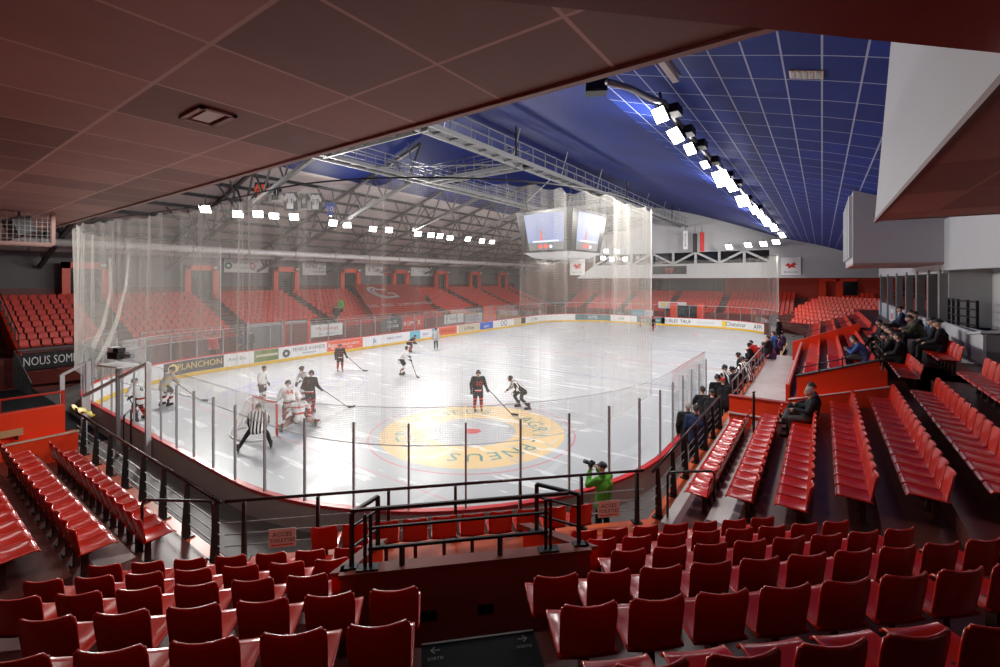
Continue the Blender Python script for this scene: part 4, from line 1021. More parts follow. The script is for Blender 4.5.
# jerseys and flags under the catwalk, and the retired shirts on the left truss row
def shirt(p, ex, w, h, m, num, label, tm='text_white', group='hanging shirts', back=None):
    t = thing('hanging_jersey', label, 'jersey', p, 0, group); ex = Vector(ex).normalized(); up = Vector((0, 0, 1)); n = ex.cross(up)
    prof = [(-.30, -.5), (.30, -.5), (.32, .18), (.5, -.02), (.62, .16), (.36, .5), (.12, .5), (0, .44), (-.12, .5), (-.36, .5), (-.62, .16), (-.5, -.02), (-.32, .18)]
    mb = MB(); k = len(prof)
    mb.add([p+ex*x*w+up*z*h-n*.03 for x, z in prof]+[p+ex*x*w+up*z*h+n*.03 for x, z in prof], [tuple(range(k)), tuple(range(k, 2*k))[::-1]]+[(i, (i+1) % k, k+(i+1) % k, k+i) for i in range(k)])
    mb.build('cloth', m, t)
    if m != 'text_blue' and back: MB().add([p-ex*w*.66-up*h*.62-FWD*-.08, p+ex*w*.66-up*h*.62-FWD*-.08, p+ex*w*.66+up*h*.62-FWD*-.08, p-ex*w*.66+up*h*.62-FWD*-.08], [(0, 1, 2, 3)]).build('backing_board', back, t)
    if num: MB().text(num, p-n*.0+Vector((0, 0, -.02*h)), ex, up, h*.52, lift=.06).build('number', tm, t)
    return t
EXL = Vector((.55, .83, 0))
for k, (u, v, m, num, lab, tm) in enumerate([(261, 194, 'ad_orange', '20', 'red shirt in a dark frame hanging first in the row of retired shirts', 'text_black'), (275, 194, 'text_black', '21', 'black shirt numbered 21 hanging beside the red shirt', 'text_white'), (290, 203, 'white_sign', '11', 'narrow white shirt numbered 11 hanging third among the retired shirts', 'text_black'),
        (304, 203, 'text_black', '8', 'black shirt numbered 8 hanging among the retired shirts', 'text_white'), (315.5, 204, 'white_sign', '27', 'white shirt numbered 27 hanging among the retired shirts', 'text_black'), (330, 211, 'text_blue', '10', 'violet blue shirt numbered 10 hanging last among the retired shirts', 'text_white')]):
    shirt(at(u, v-2, X=-30.0-.12*(k % 2)), RGT, .70, 1.05, m, num, lab, tm, 'retired shirts hanging above the left stand', ('ad_dark', 'wall_grey', 'ad_dark', 'wall_grey', 'ad_dark', None)[k])
for u, v, m, lab in ((685.5, 240, 'white_sign', 'white pennant hanging from the far end of the catwalk'), (695, 243, 'text_black', 'black pennant hanging from the far end of the catwalk'), (702, 242, 'text_red', 'dark red pennant hanging from the far end of the catwalk')):
    p = at(u, v, Y=61.6); t = thing('pennant', lab, 'pennant', p, 0, 'pennants under the catwalk')
    MB().cbox(p, (.55, .05, 2.4), .6).build('cloth', m, t); MB().bar(p+Vector((0, 0, 1.2)), Vector((p.x, p.y, 12.9)), .05).build('hanging_rod', 'steel_dark', t); MB().bar(p+Vector((-.35, 0, 1.25)), p+Vector((.35, .2, 1.25)), .06).build('bar', 'steel_grey', t)
    if m == 'white_sign': MB().text('BRIANCON', p+Vector((0, -.04, 0)), (0, 0, 1), (-RGT.x, -RGT.y, 0), .34, lift=.03).build('lettering', 'text_black', t)

# ---- scoreboard cube over centre ice
sb = thing('scoreboard', 'hanging four sided video scoreboard over the middle of the ice', 'scoreboard', (XC, YC, 8.2))
ctr = at(562, 252, Y=YC); cx, cy = ctr.x, ctr.y; ang = radians(-5); RZ = Matrix.Rotation(ang, 3, 'Z')
g = lambda x, y, z: Vector((cx, cy, 0))+RZ@Vector((x, y, z))
HW0, HW1, ZB, ZT = 2.25, 2.7, 8.2, 11.45
mb = MB(); mb.hexa([g(-HW0, -HW0, ZB), g(HW0, -HW0, ZB), g(HW0, HW0, ZB), g(-HW0, HW0, ZB), g(-HW1, -HW1, ZT), g(HW1, -HW1, ZT), g(HW1, HW1, ZT), g(-HW1, HW1, ZT)]); mb.build('housing', 'screen_off', sb)
mat('screen_sky', (.18, .22, .38), .3, var=.25, scale=.6, emit=.55); mat('screen_red', (.75, .06, .03), .4, emit=.5); mat('screen_pale', (.6, .7, .9), .4, emit=.6); mat('screen_base', (.14, .15, .16), .3, emit=.25)
for k in range(4):
    Rk = Matrix.Rotation(k*pi/2, 3, 'Z')
    f = lambda x, z, o=0: Vector((cx, cy, 0))+RZ@Rk@Vector((x*.93, -(HW0+(HW1-HW0)*(z-ZB)/(ZT-ZB))-.02-o, z))
    sc = MB().add([f(-1.75, ZB+.15), f(1.75, ZB+.15), f(2.05, ZT-.25), f(-2.05, ZT-.25)], [(0, 1, 2, 3)]).build('screen', 'screen_sky', sb)
    MB().add([f(-1.75, ZB+.15, .01), f(1.75, ZB+.15, .01), f(1.8, ZB+.75, .01), f(-1.8, ZB+.75, .01)], [(0, 1, 2, 3)]).build('lower_picture', 'screen_base', sc)
    MB().add([f(-1.3, ZB+.78, .02), f(1.35, ZB+.78, .02), f(1.35, ZB+.90, .02), f(-1.3, ZB+.90, .02)], [(0, 1, 2, 3)]).build('pale_bar', 'screen_pale', sc)
    MB().add([f(-.48, ZB+.9, .02), f(-.28, ZB+.9, .02), f(-.30, ZB+1.5, .02), f(-.37, ZB+1.85, .02), f(-.44, ZB+1.5, .02)], [(0, 1, 2, 3, 4)]).build('red_tower', 'screen_red', sc)
    mb = MB()
    for x0 in (-.55, .05): mb.add([f(x0+.24*cos(a), ZB+.45+.22*sin(a)*(1 if i % 2 else .6), .02) for i, a in enumerate([2*pi*j/10 for j in range(10)])], [tuple(range(10))])
    mb.build('red_crests', 'screen_red', sc)
    MB().add([f(.52+.18*cos(a), ZB+.42+.14*sin(a), .02) for a in [2*pi*j/8 for j in range(8)]], [tuple(range(8))]).build('white_crest', 'screen_pale', sc)
mb = MB(); mb.hexa([g(-1.6, -1.6, 7.75), g(1.6, -1.6, 7.75), g(1.6, 1.6, 7.75), g(-1.6, 1.6, 7.75), g(-HW0, -HW0, ZB), g(HW0, -HW0, ZB), g(HW0, HW0, ZB), g(-HW0, HW0, ZB)]); mb.build('lower_tray', 'wall_grey', sb)
mb = MB()
for sx in (-1, 1):
    for sy in (-1, 1): mb.bar(g(sx*2, sy*2, ZT), g(sx*2.2, sy*2.2, 13.0), .07)
mb.build('hanging_cables', 'steel_dark', sb)

# ---- left roof trusses
for k in range(9):
    y = 7.2+7.72*k
    t = thing('roof_truss', 'grey steel roof truss with fanned struts over the left stand, %s from the viewer' % ORD[k], 'truss', (-44, y, 6.8), 0, 'roof trusses over the left stand')
    A = Vector((-45.6, y, 6.9)); B = Vector((-23.2, y, 13.2)); zr = lambda x: roof_z(x)-.25
    mb = MB(); mb.bar(A, B, .22); mb.bar((-45.8, y, zr(-45.8)), (-23, y, zr(-23)), .20); mb.build('chord', 'truss_grey', t)
    mb = MB(); n = 9
    for i in range(n):
        f0 = i/n; f1 = (i+1)/n; lo = A.lerp(B, f0+.5/n); xa = -45.8+22.8*f0; xb = -45.8+22.8*f1
        mb.bar(lo, (xa, y, zr(xa)), .10); mb.bar(lo, (xb, y, zr(xb)), .10)
    # fan below, out to the purlins between frames
    for f in (.30, .58):
        lo = A.lerp(B, f)
        for dy in (-2.6, -1.3, 1.3, 2.6): mb.bar(lo, (lo.x+1.2, y+dy, zr(lo.x+1.2)), .09)
    mb.build('struts', 'truss_grey', t)
# ---- ducts
for (x, z, r, lab) in ((-39.0, 8.35, .26, 'long silver air duct under the left roof'), (-42.5, 8.1, .20, 'thinner silver duct behind the long one under the left roof')):
    t = thing('air_duct', lab, 'duct', (x, 30, z)); MB().tube([(x, -4, z), (x, 66, z)], r, 14).build('pipe', 'duct', t, True)
    mb = MB()
    for k in range(17):
        y = -2+4.1*k; mb.tube([(x, y-.04, z), (x, y+.04, z)], r+.02, 14)
    mb.build('collars', 'galv', t, True)
# ---- doors, banners and parapets of the left stand
for k, y in enumerate(DOORS):
    t = thing('entrance_frame', 'orange red entrance frame at the top of the left stand, %s from the viewer' % ORD[k], 'doorway', (-44.6, y, 4.3), 0, 'entrance frames along the left stand')
    mb = MB(); mb.box((-44.9, y-.3, 4.3), (-44.5, y+.15, 7.3)); mb.build('jamb', 'orange_red', t)
    mb = MB(); mb.box((-44.9, y+1.90, 4.3), (-44.5, y+2.35, 7.3)); mb.build('jamb', 'orange_red', t)
    MB().box((-44.9, y-.3, 6.85), (-44.5, y+2.35, 7.3)).build('lintel', 'orange_red', t); MB().box((-45.0, y+.15, 4.3), (-44.95, y+1.90, 6.85)).build('dark_opening', 'dark_glass', t)
    MB().cbox((-44.1, y+1.9, 7.1), (.15, .3, .2)).build('exit_lamp', 'white_sign', t)
mb = MB(); mb.box((-45.95, 3, 4.3), (-45.9, 69, 5.4)); struct('trim_gallery_rail', mb, 'wall_red_dark')
def wall_banner(u0, u1, v0, v1, X, m, label, writing, cat='banner', extra=None):
    a = at(u0, (v0+v1)/2, X=X); b = at(u1, (v0+v1)/2, X=X); zt_ = (at(u0, v0, X=X).z+at(u1, v0, X=X).z)/2; zb_ = (at(u0, v1, X=X).z+at(u1, v1, X=X).z)/2
    t = thing('banner', label, cat, (X, (a.y+b.y)/2, zb_)); MB().box((X-.03, a.y, zb_), (X, b.y, zt_)).build('sheet', m, t)
    L = b.y-a.y; hh = zt_-zb_
    for (txt, fx, fz, size, tm) in writing: MB().text(txt, (X+.01, a.y+L*fx, zb_+hh*fz), (0, 1, 0), (0, 0, 1), size*hh).build('lettering', tm, t)
    return t, a.y, L, zb_, hh
t, ya, L, zb, hh = wall_banner(224, 268.5, 259.5, 272.5, -45.85, 'white_sign', 'wide white banner with green and red print hung first along the left stand', [('Communaute de', .42, .72, .24, 'text_green'), ('communes', .40, .36, .24, 'text_green'), ('ville', .85, .50, .26, 'text_red')])
mb = MB(); mb.sheet([[Vector((-45.835, ya+L*.09+k*.34*cos(a), zb+hh*.5+k*.34*sin(a))) for a in [2*pi*i/14 for i in range(15)]] for k in (.45, 1)]); mb.build('emblem', 'text_green', t)
mb = MB(); mb.sheet([[Vector((-45.835, ya+L*.62+k*.30*cos(a), zb+hh*.5+k*.34*sin(a))) for a in [2*pi*i/14 for i in range(15)]] for k in (.55, 1)]); mb.build('emblem', 'text_red', t)
t, ya, L, zb, hh = wall_banner(302.5, 326, 262.5, 275.0, -45.85, 'white_sign', 'white banner with grey capitals, a tick and small red line above the left stand', [('INTRA', .36, .66, .40, 'text_black'), ('C', .86, .66, .42, 'text_black'), ('hotel & spa', .66, .26, .22, 'text_red')])
mb = MB(); mb.add([(-45.835, ya+L*.70, zb+hh*.55), (-45.835, ya+L*.73, zb+hh*.40), (-45.835, ya+L*.79, zb+hh*.85), (-45.835, ya+L*.74, zb+hh*.58)], [(0, 1, 2, 3)]); mb.build('tick', 'text_black', t)
wall_banner(326.5, 337, 263.5, 275, -45.85, 'wall_greydark', 'small grey banner beside the white banner with a tick', [('sports', .5, .5, .3, 'wall_grey')])
wall_banner(365.5, 383, 264, 275.5, -45.85, 'white_sign', 'white banner with black handwritten script above the left stand', [('E Tam', .5, .5, .52, 'text_black')])
wall_banner(383.2, 393.5, 268, 275.5, -45.75, 'banner_red', 'small red sign overlapping the white script banner', [('BAR', .5, .5, .6, 'text_white')])
wall_banner(411, 433, 267.5, 276, -45.85, 'white_sign', 'white banner with grey side panels above the left stand', [('ALPES', .5, .5, .46, 'wall_grey'), ('I', .08, .5, .6, 'wall_greydark'), ('I', .92, .5, .6, 'wall_greydark')])
wall_banner(311, 342.5, 324, 336, -34.55, 'white_sign', 'white banner with large red lettering on the left stand front', [('Mc Drivings', .5, .66, .42, 'text_red'), ('auto ecole - permis', .5, .22, .2, 'text_blue')])
wall_banner(381, 402, 318, 330, -34.55, 'ad_dark', 'black banner with white lettering on the left stand front', [('MA.CE', .5, .66, .36, 'text_white'), ('COURSE', .55, .3, .34, 'text_white')])
wall_banner(403, 424, 317, 329, -34.55, 'banner_red', 'red and white banner beside the black one on the left stand front', [('ROM', .26, .5, .5, 'text_white'), ('X', .75, .5, .6, 'text_white')])
wall_banner(444.5, 463.5, 314, 323, -34.55, 'white_sign', 'white banner with black lettering on the left stand front', [('hockey', .5, .5, .5, 'text_black')])
wall_banner(465, 482, 313.5, 322.5, -34.55, 'wall_grey', 'pale grey banner with round blue lettering on the left stand front', [('OGO', .5, .5, .8, 'text_blue')])
# the large red flag spread over the seats
t = thing('supporters_banner', 'huge red supporters banner with a white curved emblem spread over the left stand seats', 'banner', (-39, 36, 3.4))
def slope(y, x): return Vector((x, y, 1.15+.31*(-35.6+.42-x)/.85+1.02))
ya, yb = 32.7, 41.6
mb = MB(); mb.sheet([[slope(ya+(yb-ya)*i/12-3.6*j/10, -44.2+8.2*j/10)+Vector((0, 0, .04*sin(i*1.3+j))) for i in range(13)] for j in range(11)]); mb.build('cloth', 'banner_red', t, True)
mb = MB()
nrm = Vector((.34, 0, .94))*.10
def arcband(r0, r1, a0, a1, oy, ox, ky=1.25):
    mb.sheet([[slope(oy+ky*r*cos(a), ox-r*sin(a)*1.35)+nrm for a in [a0+(a1-a0)*i/14 for i in range(15)]] for r in (r0, r1)])
EM = MB
def esc(q): return slope(35.2+(q[0]-37.3)*.66, -41.3+(q[1]+41.0)*.75)+nrm
slope_ = slope; slope = lambda y, x: slope_(35.2+(y-37.3)*.66, -41.3+(x+41.0)*.75)
arcband(1.35, 1.75, radians(75), radians(265), 36.2, -41.2); arcband(.95, 1.25, radians(70), radians(262), 36.4, -41.2)
mb.sheet([[slope(36.2, -42.6)+nrm, slope(38.4, -42.6)+nrm], [slope(36.2, -42.1)+nrm, slope(38.4, -42.1)+nrm]]); mb.sheet([[slope(37.4, -41.1)+nrm, slope(38.9, -41.1)+nrm], [slope(37.4, -40.6)+nrm, slope(38.9, -40.6)+nrm]])
mb.sheet([[slope(38.4, -41.1)+nrm, slope(38.9, -41.1)+nrm], [slope(38.2, -39.5)+nrm, slope(38.8, -39.5)+nrm]]); mb.sheet([[slope(36.2, -39.7)+nrm, slope(38.6, -39.9)+nrm], [slope(36.3, -39.1)+nrm, slope(38.6, -39.3)+nrm]])
mb.build('emblem', 'white_sign', t)
slope = slope_; mb = MB(); mb.text('LES  RED  SUPPORTERS', slope(34.6, -38.0)+nrm, (0, 1, 0), Vector((-.94, 0, .34)), .9); mb.build('lettering', 'white_sign', t)
# stair towers and panels in the left stand front
for k, (y, w_, m) in enumerate(((17.6, 2.6, 'wall_greydark'), (20.05, 2.1, 'wall_red_dark'), (46, 2.4, 'orange_red'))):
    t = thing('stand_gate', ['grey gate with windows under the first left block', 'dark red gate wall under the second left block', 'orange gate wall toward the far end of the left stand'][k], 'gate', (-34.3, y, .5))
    MB().box((-34.59, y-w_/2, .5), (-34.45, y+w_/2, 2.6)).build('panel', m, t)
    for s in (-1, 1): MB().box((-34.44, y+s*w_/2-.08, .5), (-34.3, y+s*w_/2+.08, 2.9)).build('post', 'steel_grey' if m == 'wall_greydark' else 'orange_red', t)
    MB().box((-34.44, y-w_/2, 2.6), (-34.3, y+w_/2, 2.7)).build('top_bar', 'steel_grey', t)
mb = MB(); mb.box((-34.74, 3, -.05), (-34.6, 69, 1.9)); struct('wall_left_stand_front', mb, 'wall_red_dark')
t = thing('stand_railing', 'grey tube railing along the front of the left stand', 'railing', (-34.5, 36, 1.9))
for z in (2.3, 2.7): MB().tube([(-34.6, 10, z), (-34.6, 62, z)], .025, 5).build('tube', 'steel_grey', t)
for k in range(27): MB().bar((-34.6, 10+2*k, 1.85), (-34.6, 10+2*k, 2.7), .05).build('post', 'steel_grey', t)
# ---- near left corner: slogan banner on posts, orange walls, white gate frames, camera stand
t = thing('slogan_banner', 'black banner reading NOUS SOMMES in white on the rail of the left corner', 'banner', (-34.3, 6, 1.3))
MB().box((-34.34, 4.6, 1.22), (-34.28, 9.6, 2.04)).build('sheet', 'text_black', t); q0 = MB().text('NOUS SOMMES FIERS', (0, 0, 0), (0, 1, 0), (0, 0, 1), .66, 'LEFT'); q0.v = [Vector((-34.27, 4.80+p_.y*.58, 1.64+p_.z)) for p_ in q0.v]; q0.build('lettering', 'text_white', t)
MB().tube([(-34.36, 4.6, 2.28), (-34.36, 12, 2.28)], .03, 6).build('rail', 'steel_grey', t)
for k in range(6): MB().bar((-34.4, 4.7+1.4*k, .5), (-34.4, 4.7+1.4*k, 2.25), .06).build('post', 'black_paint', t)
t = thing('ramp_railing', 'black posted railing running down beside the slogan banner', 'railing', (-33.2, 4.5, .5))
MB().tube([(-34.3, 4.5, 2.3), (-30.2, 4.5, 1.2)], .03, 6).build('top_rail', 'steel_grey', t)
for k in range(8): x = -34.2+.52*k; MB().bar((x, 4.5, .45), (x, 4.5, 2.25-.14*k), .09).build('post', 'black_paint', t)
t = thing('orange_stand_wall', 'bright orange wall of the left corner stand sloping above the banner', 'wall', (-36, 3.6, 1.2))
MB().hexa([(-40, 4.70, .4), (-34.8, 4.70, .4), (-34.8, 4.85, .4), (-40, 4.85, .4), (-40, 4.70, 3.95), (-34.8, 4.70, 2.1), (-34.8, 4.85, 2.1), (-40, 4.85, 3.95)]).build('panel', 'orange_red', t)
MB().hexa([(-44.4, 4.70, .4), (-40, 4.70, .4), (-40, 4.85, .4), (-44.4, 4.85, .4), (-44.4, 4.70, 5.5), (-40, 4.70, 3.95), (-40, 4.85, 3.95), (-44.4, 4.85, 5.5)]).build('upper_panel', 'orange_red', t)
t = thing('stand_handrail', 'black handrail standing on the orange walls of the left corner', 'handrail', (-38, 4.4, 2))
MB().tube([(-44, 4.78, 6.25), (-35.2, 4.78, 3.12)], .03, 6).build('top_rail', 'black_paint', t)
for k in range(9): x = -43.6+1.05*k; MB().bar((x, 4.78, 6.20+(x+44)*-.356-.95), (x, 4.78, 6.20+(x+44)*-.356+.04), .06).build('post', 'black_paint', t)
ow = thing('orange_box_wall', 'bright orange wall across the end of the left end stand with a wooden rail', 'wall', (-16.5, 1, 1.2))
MB().box((-16.65, -4, 1.15), (-16.50, 3.1, 2.66)).build('panel', 'orange_red', ow); MB().box((-16.50, -4, 1.15), (-16.2, 3.3, 1.95)).build('lower_panel', 'orange_red', ow)
MB().box((-16.24, -4, 1.95), (-16.18, 3.32, 1.99)).build('pale_ledge', 'ad_beige', ow); MB().box((-16.42, .2, 2.12), (-16.34, 2.3, 2.28)).build('wooden_rail', 'wood', ow)
for y in (.5, 1.4, 2.2): MB().box((-16.5, y-.02, 2.0), (-16.38, y+.02, 2.2)).build('bracket', 'black_paint', ow)
t = thing('yellow_mat', 'crumpled yellow pad hanging on the rail by the orange wall', 'pad', (-16.9, 3.45, 2.3))
mb = MB(); mb.sheet([[Vector((-17.6+.16*i, 3.4+.1*j, 2.40+.06*sin(i*1.7+j*2)-.05*j)) for i in range(9)] for j in range(4)]); mb.build('sheet', 'yellow', t, True)
t = thing('red_railing', 'red three bar railing before the passage to the ice in the left corner', 'railing', (-20, 2.2, 1.0))
for z in (.6, 1.05, 1.5): MB().tube([(-22.0, -2, z+.6), (-21.6, 4.0, z+.6)], .04, 6).build('bar', 'banner_red', t)
for k in range(5): MB().bar((-22+.1*k, -2+1.5*k, .5), (-22+.1*k, -2+1.5*k, 2.15), .09).build('post', 'banner_red', t)
t = thing('passage_wall', 'dark red wall of the passage beneath the slogan banner', 'wall', (-33, 7, .3)); 
MB().hexa([(-34.2, 4.7, .45), (-33.2, 9.5, .45), (-33.1, 9.5, .45), (-34.1, 4.7, .45), (-34.2, 4.7, 1.1), (-33.2, 9.5, 1.1), (-33.1, 9.5, 1.1), (-34.1, 4.7, 1.1)]).build('panel', 'wall_red_dark', t)
t = thing('passage_floor_mat', 'dark grey rubber floor mat in the passage to the ice', 'mat', (-27, 3.6, .5)); MB().box((-33, 2.6, .45), (-20, 4.9, .515)).build('sheet', 'black_mat', t)
def gate(p, h0, q, h1, label):
    t = thing('gate_frame', label, 'frame', (p.x, p.y, .5)); mb = MB()
    MB().bar(p, p+Vector((0, 0, h0)), .13).build('post', 'white_tube', t); MB().bar(q, q+Vector((0, 0, h1)), .13).build('post', 'white_tube', t)
    MB().bar(p+Vector((0, 0, h0)), q+Vector((0, 0, h1)), .09).build('top_bar', 'white_tube', t)
ga = at(62, 375, Y=4.2); gate(Vector((ga.x, ga.y, .5)), ga.z-.5, Vector((at(88, 362, Y=4.9).x, 4.9, .5)), at(88, 362, Y=4.9).z-.5, 'white tube gate frame at the passage to the ice')
gb = at(84, 396, Y=4.1); gc = at(148, 363, Y=5.05); gate(Vector((gb.x, gb.y, .5)), gb.z-.5, Vector((gc.x, gc.y, .5)), gc.z-.5, 'taller white tube gate frame standing at the near end boards')
p = at(118, 356, Y=4.6); t = thing('broadcast_camera', 'black broadcast camera on a grey pole above the near end glass', 'camera', (p.x, p.y, .5))
MB().bar((p.x, p.y, .5), (p.x, p.y, p.z-.3), .10).build('pole', 'steel_grey', t); MB().cbox(p+Vector((0, 0, .02)), (.55, .32, .20), .2).build('camera_body', 'black_paint', t); MB().tube([p+Vector((.25, .1, .03)), p+Vector((.55, .22, .02))], .08, 10).build('lens', 'steel_grey', t)
MB().cbox(p+Vector((0, 0, -.28)), (1.1, .6, .05), .2).build('tray', 'white_tube', t); MB().cbox(p+Vector((-.35, 0, .12)), (.28, .25, .26), .2).build('monitor', 'white_sign', t); MB().cbox(p+Vector((.1, 0, .2)), (.3, .2, .14), .2).build('viewfinder', 'black_paint', t)
# ---- far wall things
def far_panel(u0, u1, v0, v1, Y, m, label, cat, writing=()):
    a = at(u0, v0, Y=Y); b = at(u1, v1, Y=Y); t = thing('wall_panel' if cat != 'banner' else 'banner', label, cat, ((a.x+b.x)/2, Y, b.z))
    MB().box((a.x, Y-.05, b.z), (b.x, Y, a.z)).build('sheet', m, t); hh = a.z-b.z
    for (txt, fx, fz, size, tm) in writing: MB().text(txt, (a.x+(b.x-a.x)*fx, Y-.06, b.z+hh*fz), (1, 0, 0), (0, 0, 1), size*hh).build('lettering', tm, t)
    return t, a, b
far_panel(653, 686.5, 266.5, 274, 62.95, 'screen_off', 'dark scoreboard strip with orange figures on the far grey beam', 'scoreboard', [('20:45', .5, .62, .5, 'ad_orange'), ('0   0', .5, .25, .4, 'screen_red')])
for u0, u1, lab in ((570, 585, 'white square poster with a red emblem on the far beam behind the scoreboard'), (781, 801, 'white square poster with a red emblem at the right end of the far wall')):
    t, a, b = far_panel(u0, u1, 257.5 if u0 > 700 else 259, 275, 62.9, 'white_sign', lab, 'poster', [('BRIANCON', .5, .16, .13, 'text_black')])
    c = (a+b)/2; c.y = 62.83; w_ = (b.x-a.x); mb = MB()
    mb.add([c+Vector((w_*x, 0, w_*z)) for x, z in ((-.30, .05), (-.12, .20), (-.02, .08), (.12, .22), (.30, .12), (.16, .02), (.26, -.12), (.05, -.06), (-.10, -.16), (-.14, -.02))], [tuple(range(10))]); mb.build('emblem', 'text_red', t)
far_panel(658.5, 686.5, 301.5, 309, 65.0, 'white_sign', 'white banner with yellow square and black lettering over the far entrance', 'banner', [('Chatelcar', .60, .5, .62, 'text_black'), ('■', .18, .5, .9, 'ad_yellow')])
far_panel(681, 704, 312.5, 320, 63.72, 'white_sign', 'long white banner with grey print on the far stand front', 'banner', [('bienvenue', .5, .5, .5, 'wall_grey')])
far_panel(631.5, 645, 309.5, 317, 63.72, 'ad_cyan', 'bright blue banner on the far stand front', 'banner', [('piscine', .5, .5, .5, 'text_white')]); far_panel(645, 653, 309.8, 317, 63.72, 'white_sign', 'small white banner beside the blue one on the far stand front', 'banner', [('ville', .5, .5, .5, 'text_blue')])
far_panel(612, 630, 310, 316, 63.72, 'ad_dark', 'dark banner with pale print on the far stand front', 'banner', [('glace', .5, .5, .6, 'white_sign')])
t = thing('far_entrance', 'orange framed entrance under the white banner in the far stand', 'doorway', (-14.7, 63.7, .5))
MB().box((-16.8, 63.45, .4), (-15.9, 63.74, 2.9)).build('jamb', 'orange_red', t); MB().box((-13.4, 63.45, .4), (-12.5, 63.74, 2.9)).build('jamb', 'orange_red', t); MB().box((-15.9, 63.66, .4), (-13.4, 63.74, 2.6)).build('dark_opening', 'dark_glass', t)
for u0, u1, lab in ((819, 826, 'orange red door frame at the back of the far right corner stand'), (836, 843, 'orange red door post beside the dark doorway of the far right corner')):
    a = at(u0, 279, Y=71.5); b = at(u1, 298, Y=71.5); t = thing('door_frame', lab, 'doorway', (a.x, 71.5, b.z)); MB().box((a.x, 71.4, 2), (b.x, 71.6, a.z)).build('jamb', 'orange_red', t); MB().box((a.x, 71.38, a.z-.3), (b.x+1.4, 71.6, a.z)).build('lintel', 'orange_red', t)
mb = MB(); a = at(842, 280, Y=71.4); b = at(858, 296, Y=71.4); mb.box((a.x, 71.5, 2), (b.x, 71.7, a.z)); struct('door_1', mb, 'dark_glass')
mb = MB(); mb.box((-34, 63.75, -.05), (6, 63.9, 1.75)); struct('wall_far_stand_front', mb, 'wall_red_dark')
# notices on the corridor parapet
for k, (y, m, lab) in enumerate(((29.4, 'white_sign', 'white notice with red print on the corridor parapet'), (33.2, 'ad_yellow', 'yellow notice on the corridor parapet'), (36.8, 'white_sign', 'white notice with a red figure further along the corridor parapet'))):
    t = thing('notice', lab, 'notice', (3.6, y, 3.4)); MB().box((3.585, y, 3.3), (3.615, y+1.3, 4.15)).build('sheet', m, t); MB().box((3.575, y+.35, 3.55), (3.585, y+.95, 3.9)).build('print', 'text_red' if m == 'white_sign' else 'ad_orange', t)
t = thing('balcony_rail', 'black balcony railing inside the white curved opening', 'railing', (4.0, 21.4, 4.4))
for z in (4.55, 4.8, 5.05, 5.3): MB().tube([(3.75, 22.8, z), (3.78, 21.6, z), (4.0, 20.4, z)], .025, 6).build('bar', 'black_paint', t)
for (x, y) in ((3.75, 22.8), (3.76, 22.2), (3.78, 21.6), (3.9, 21.0), (4.0, 20.4)): MB().bar((x, y, 4.3), (x, y, 5.35), .07).build('post', 'black_paint', t)
t = thing('corridor_railing', 'black railing visible between the corridor pillars', 'railing', (4.2, 34, 4.3))
for z in (4.6, 4.9, 5.2): MB().tube([(4.2, 23.5, z), (4.2, 45, z)], .025, 5).build('bar', 'black_paint', t)
for k in range(20): MB().bar((4.2, 23.6+1.1*k, 4.2), (4.2, 23.6+1.1*k, 5.2), .04).build('post', 'black_paint', t)
# ---- goals
def goal(x, y, rz, label):
    t = thing('hockey_goal', label, 'goal', (x, y, 0), 0); R = Matrix.Rotation(rz, 3, 'Z'); g = lambda a, b, c: Vector((x, y, 0))+R@Vector((a, b, c))
    w, h, dp = .93, 1.24, 1.15
    mb = MB(); mb.tube([g(-w, 0, 0), g(-w, 0, h-.06), g(-w+.06, 0, h), g(w-.06, 0, h), g(w, 0, h-.06), g(w, 0, 0)], .045, 8); mb.build('red_frame', 'cap_red', t, True)
    base = [g(-w, 0, .03)]+[g(-w-.15+.05*cos(a), -.0-dp*.25, .03) for a in (0,)]+[g((w+.12)*cos(a), -dp*.45-dp*.55*sin(a), .03) for a in [pi-pi*i/10 for i in range(11)]]+[g(w, 0, .03)]
    topc = [g(-w, 0, h)]+[g((w-.12)*cos(a), -.12-.42*sin(a), h) for a in [pi-pi*i/10 for i in range(11)]]+[g(w, 0, h)]
    mb = MB(); mb.tube(base, .03, 6); mb.tube(topc, .02, 6); mb.tube([topc[6], base[7]], .02, 5); mb.build('rear_frame', 'white_tube', t, True)
    b2 = [base[0]]+base[2:]; n = len(b2); uv = []; mb = MB(); rows = []
    for j in range(5):
        rows.append([b2[i].lerp(topc[i], j/4) for i in range(n)])
    mb.sheet(rows); uv = [(p.x+p.y, p.z) for r in rows for p in r]; k = len(mb.v)
    mb.add(topc, [tuple(range(n))]); uv += [(p.x, p.y) for p in topc]
    mb.build('goal_net', 'goal_net', t, False, uv)
goal(XC-.10, 9.2, 0, 'hockey goal with red posts and white net at the near end'); goal(XC, 57.4, pi, 'hockey goal at the far end of the ice')
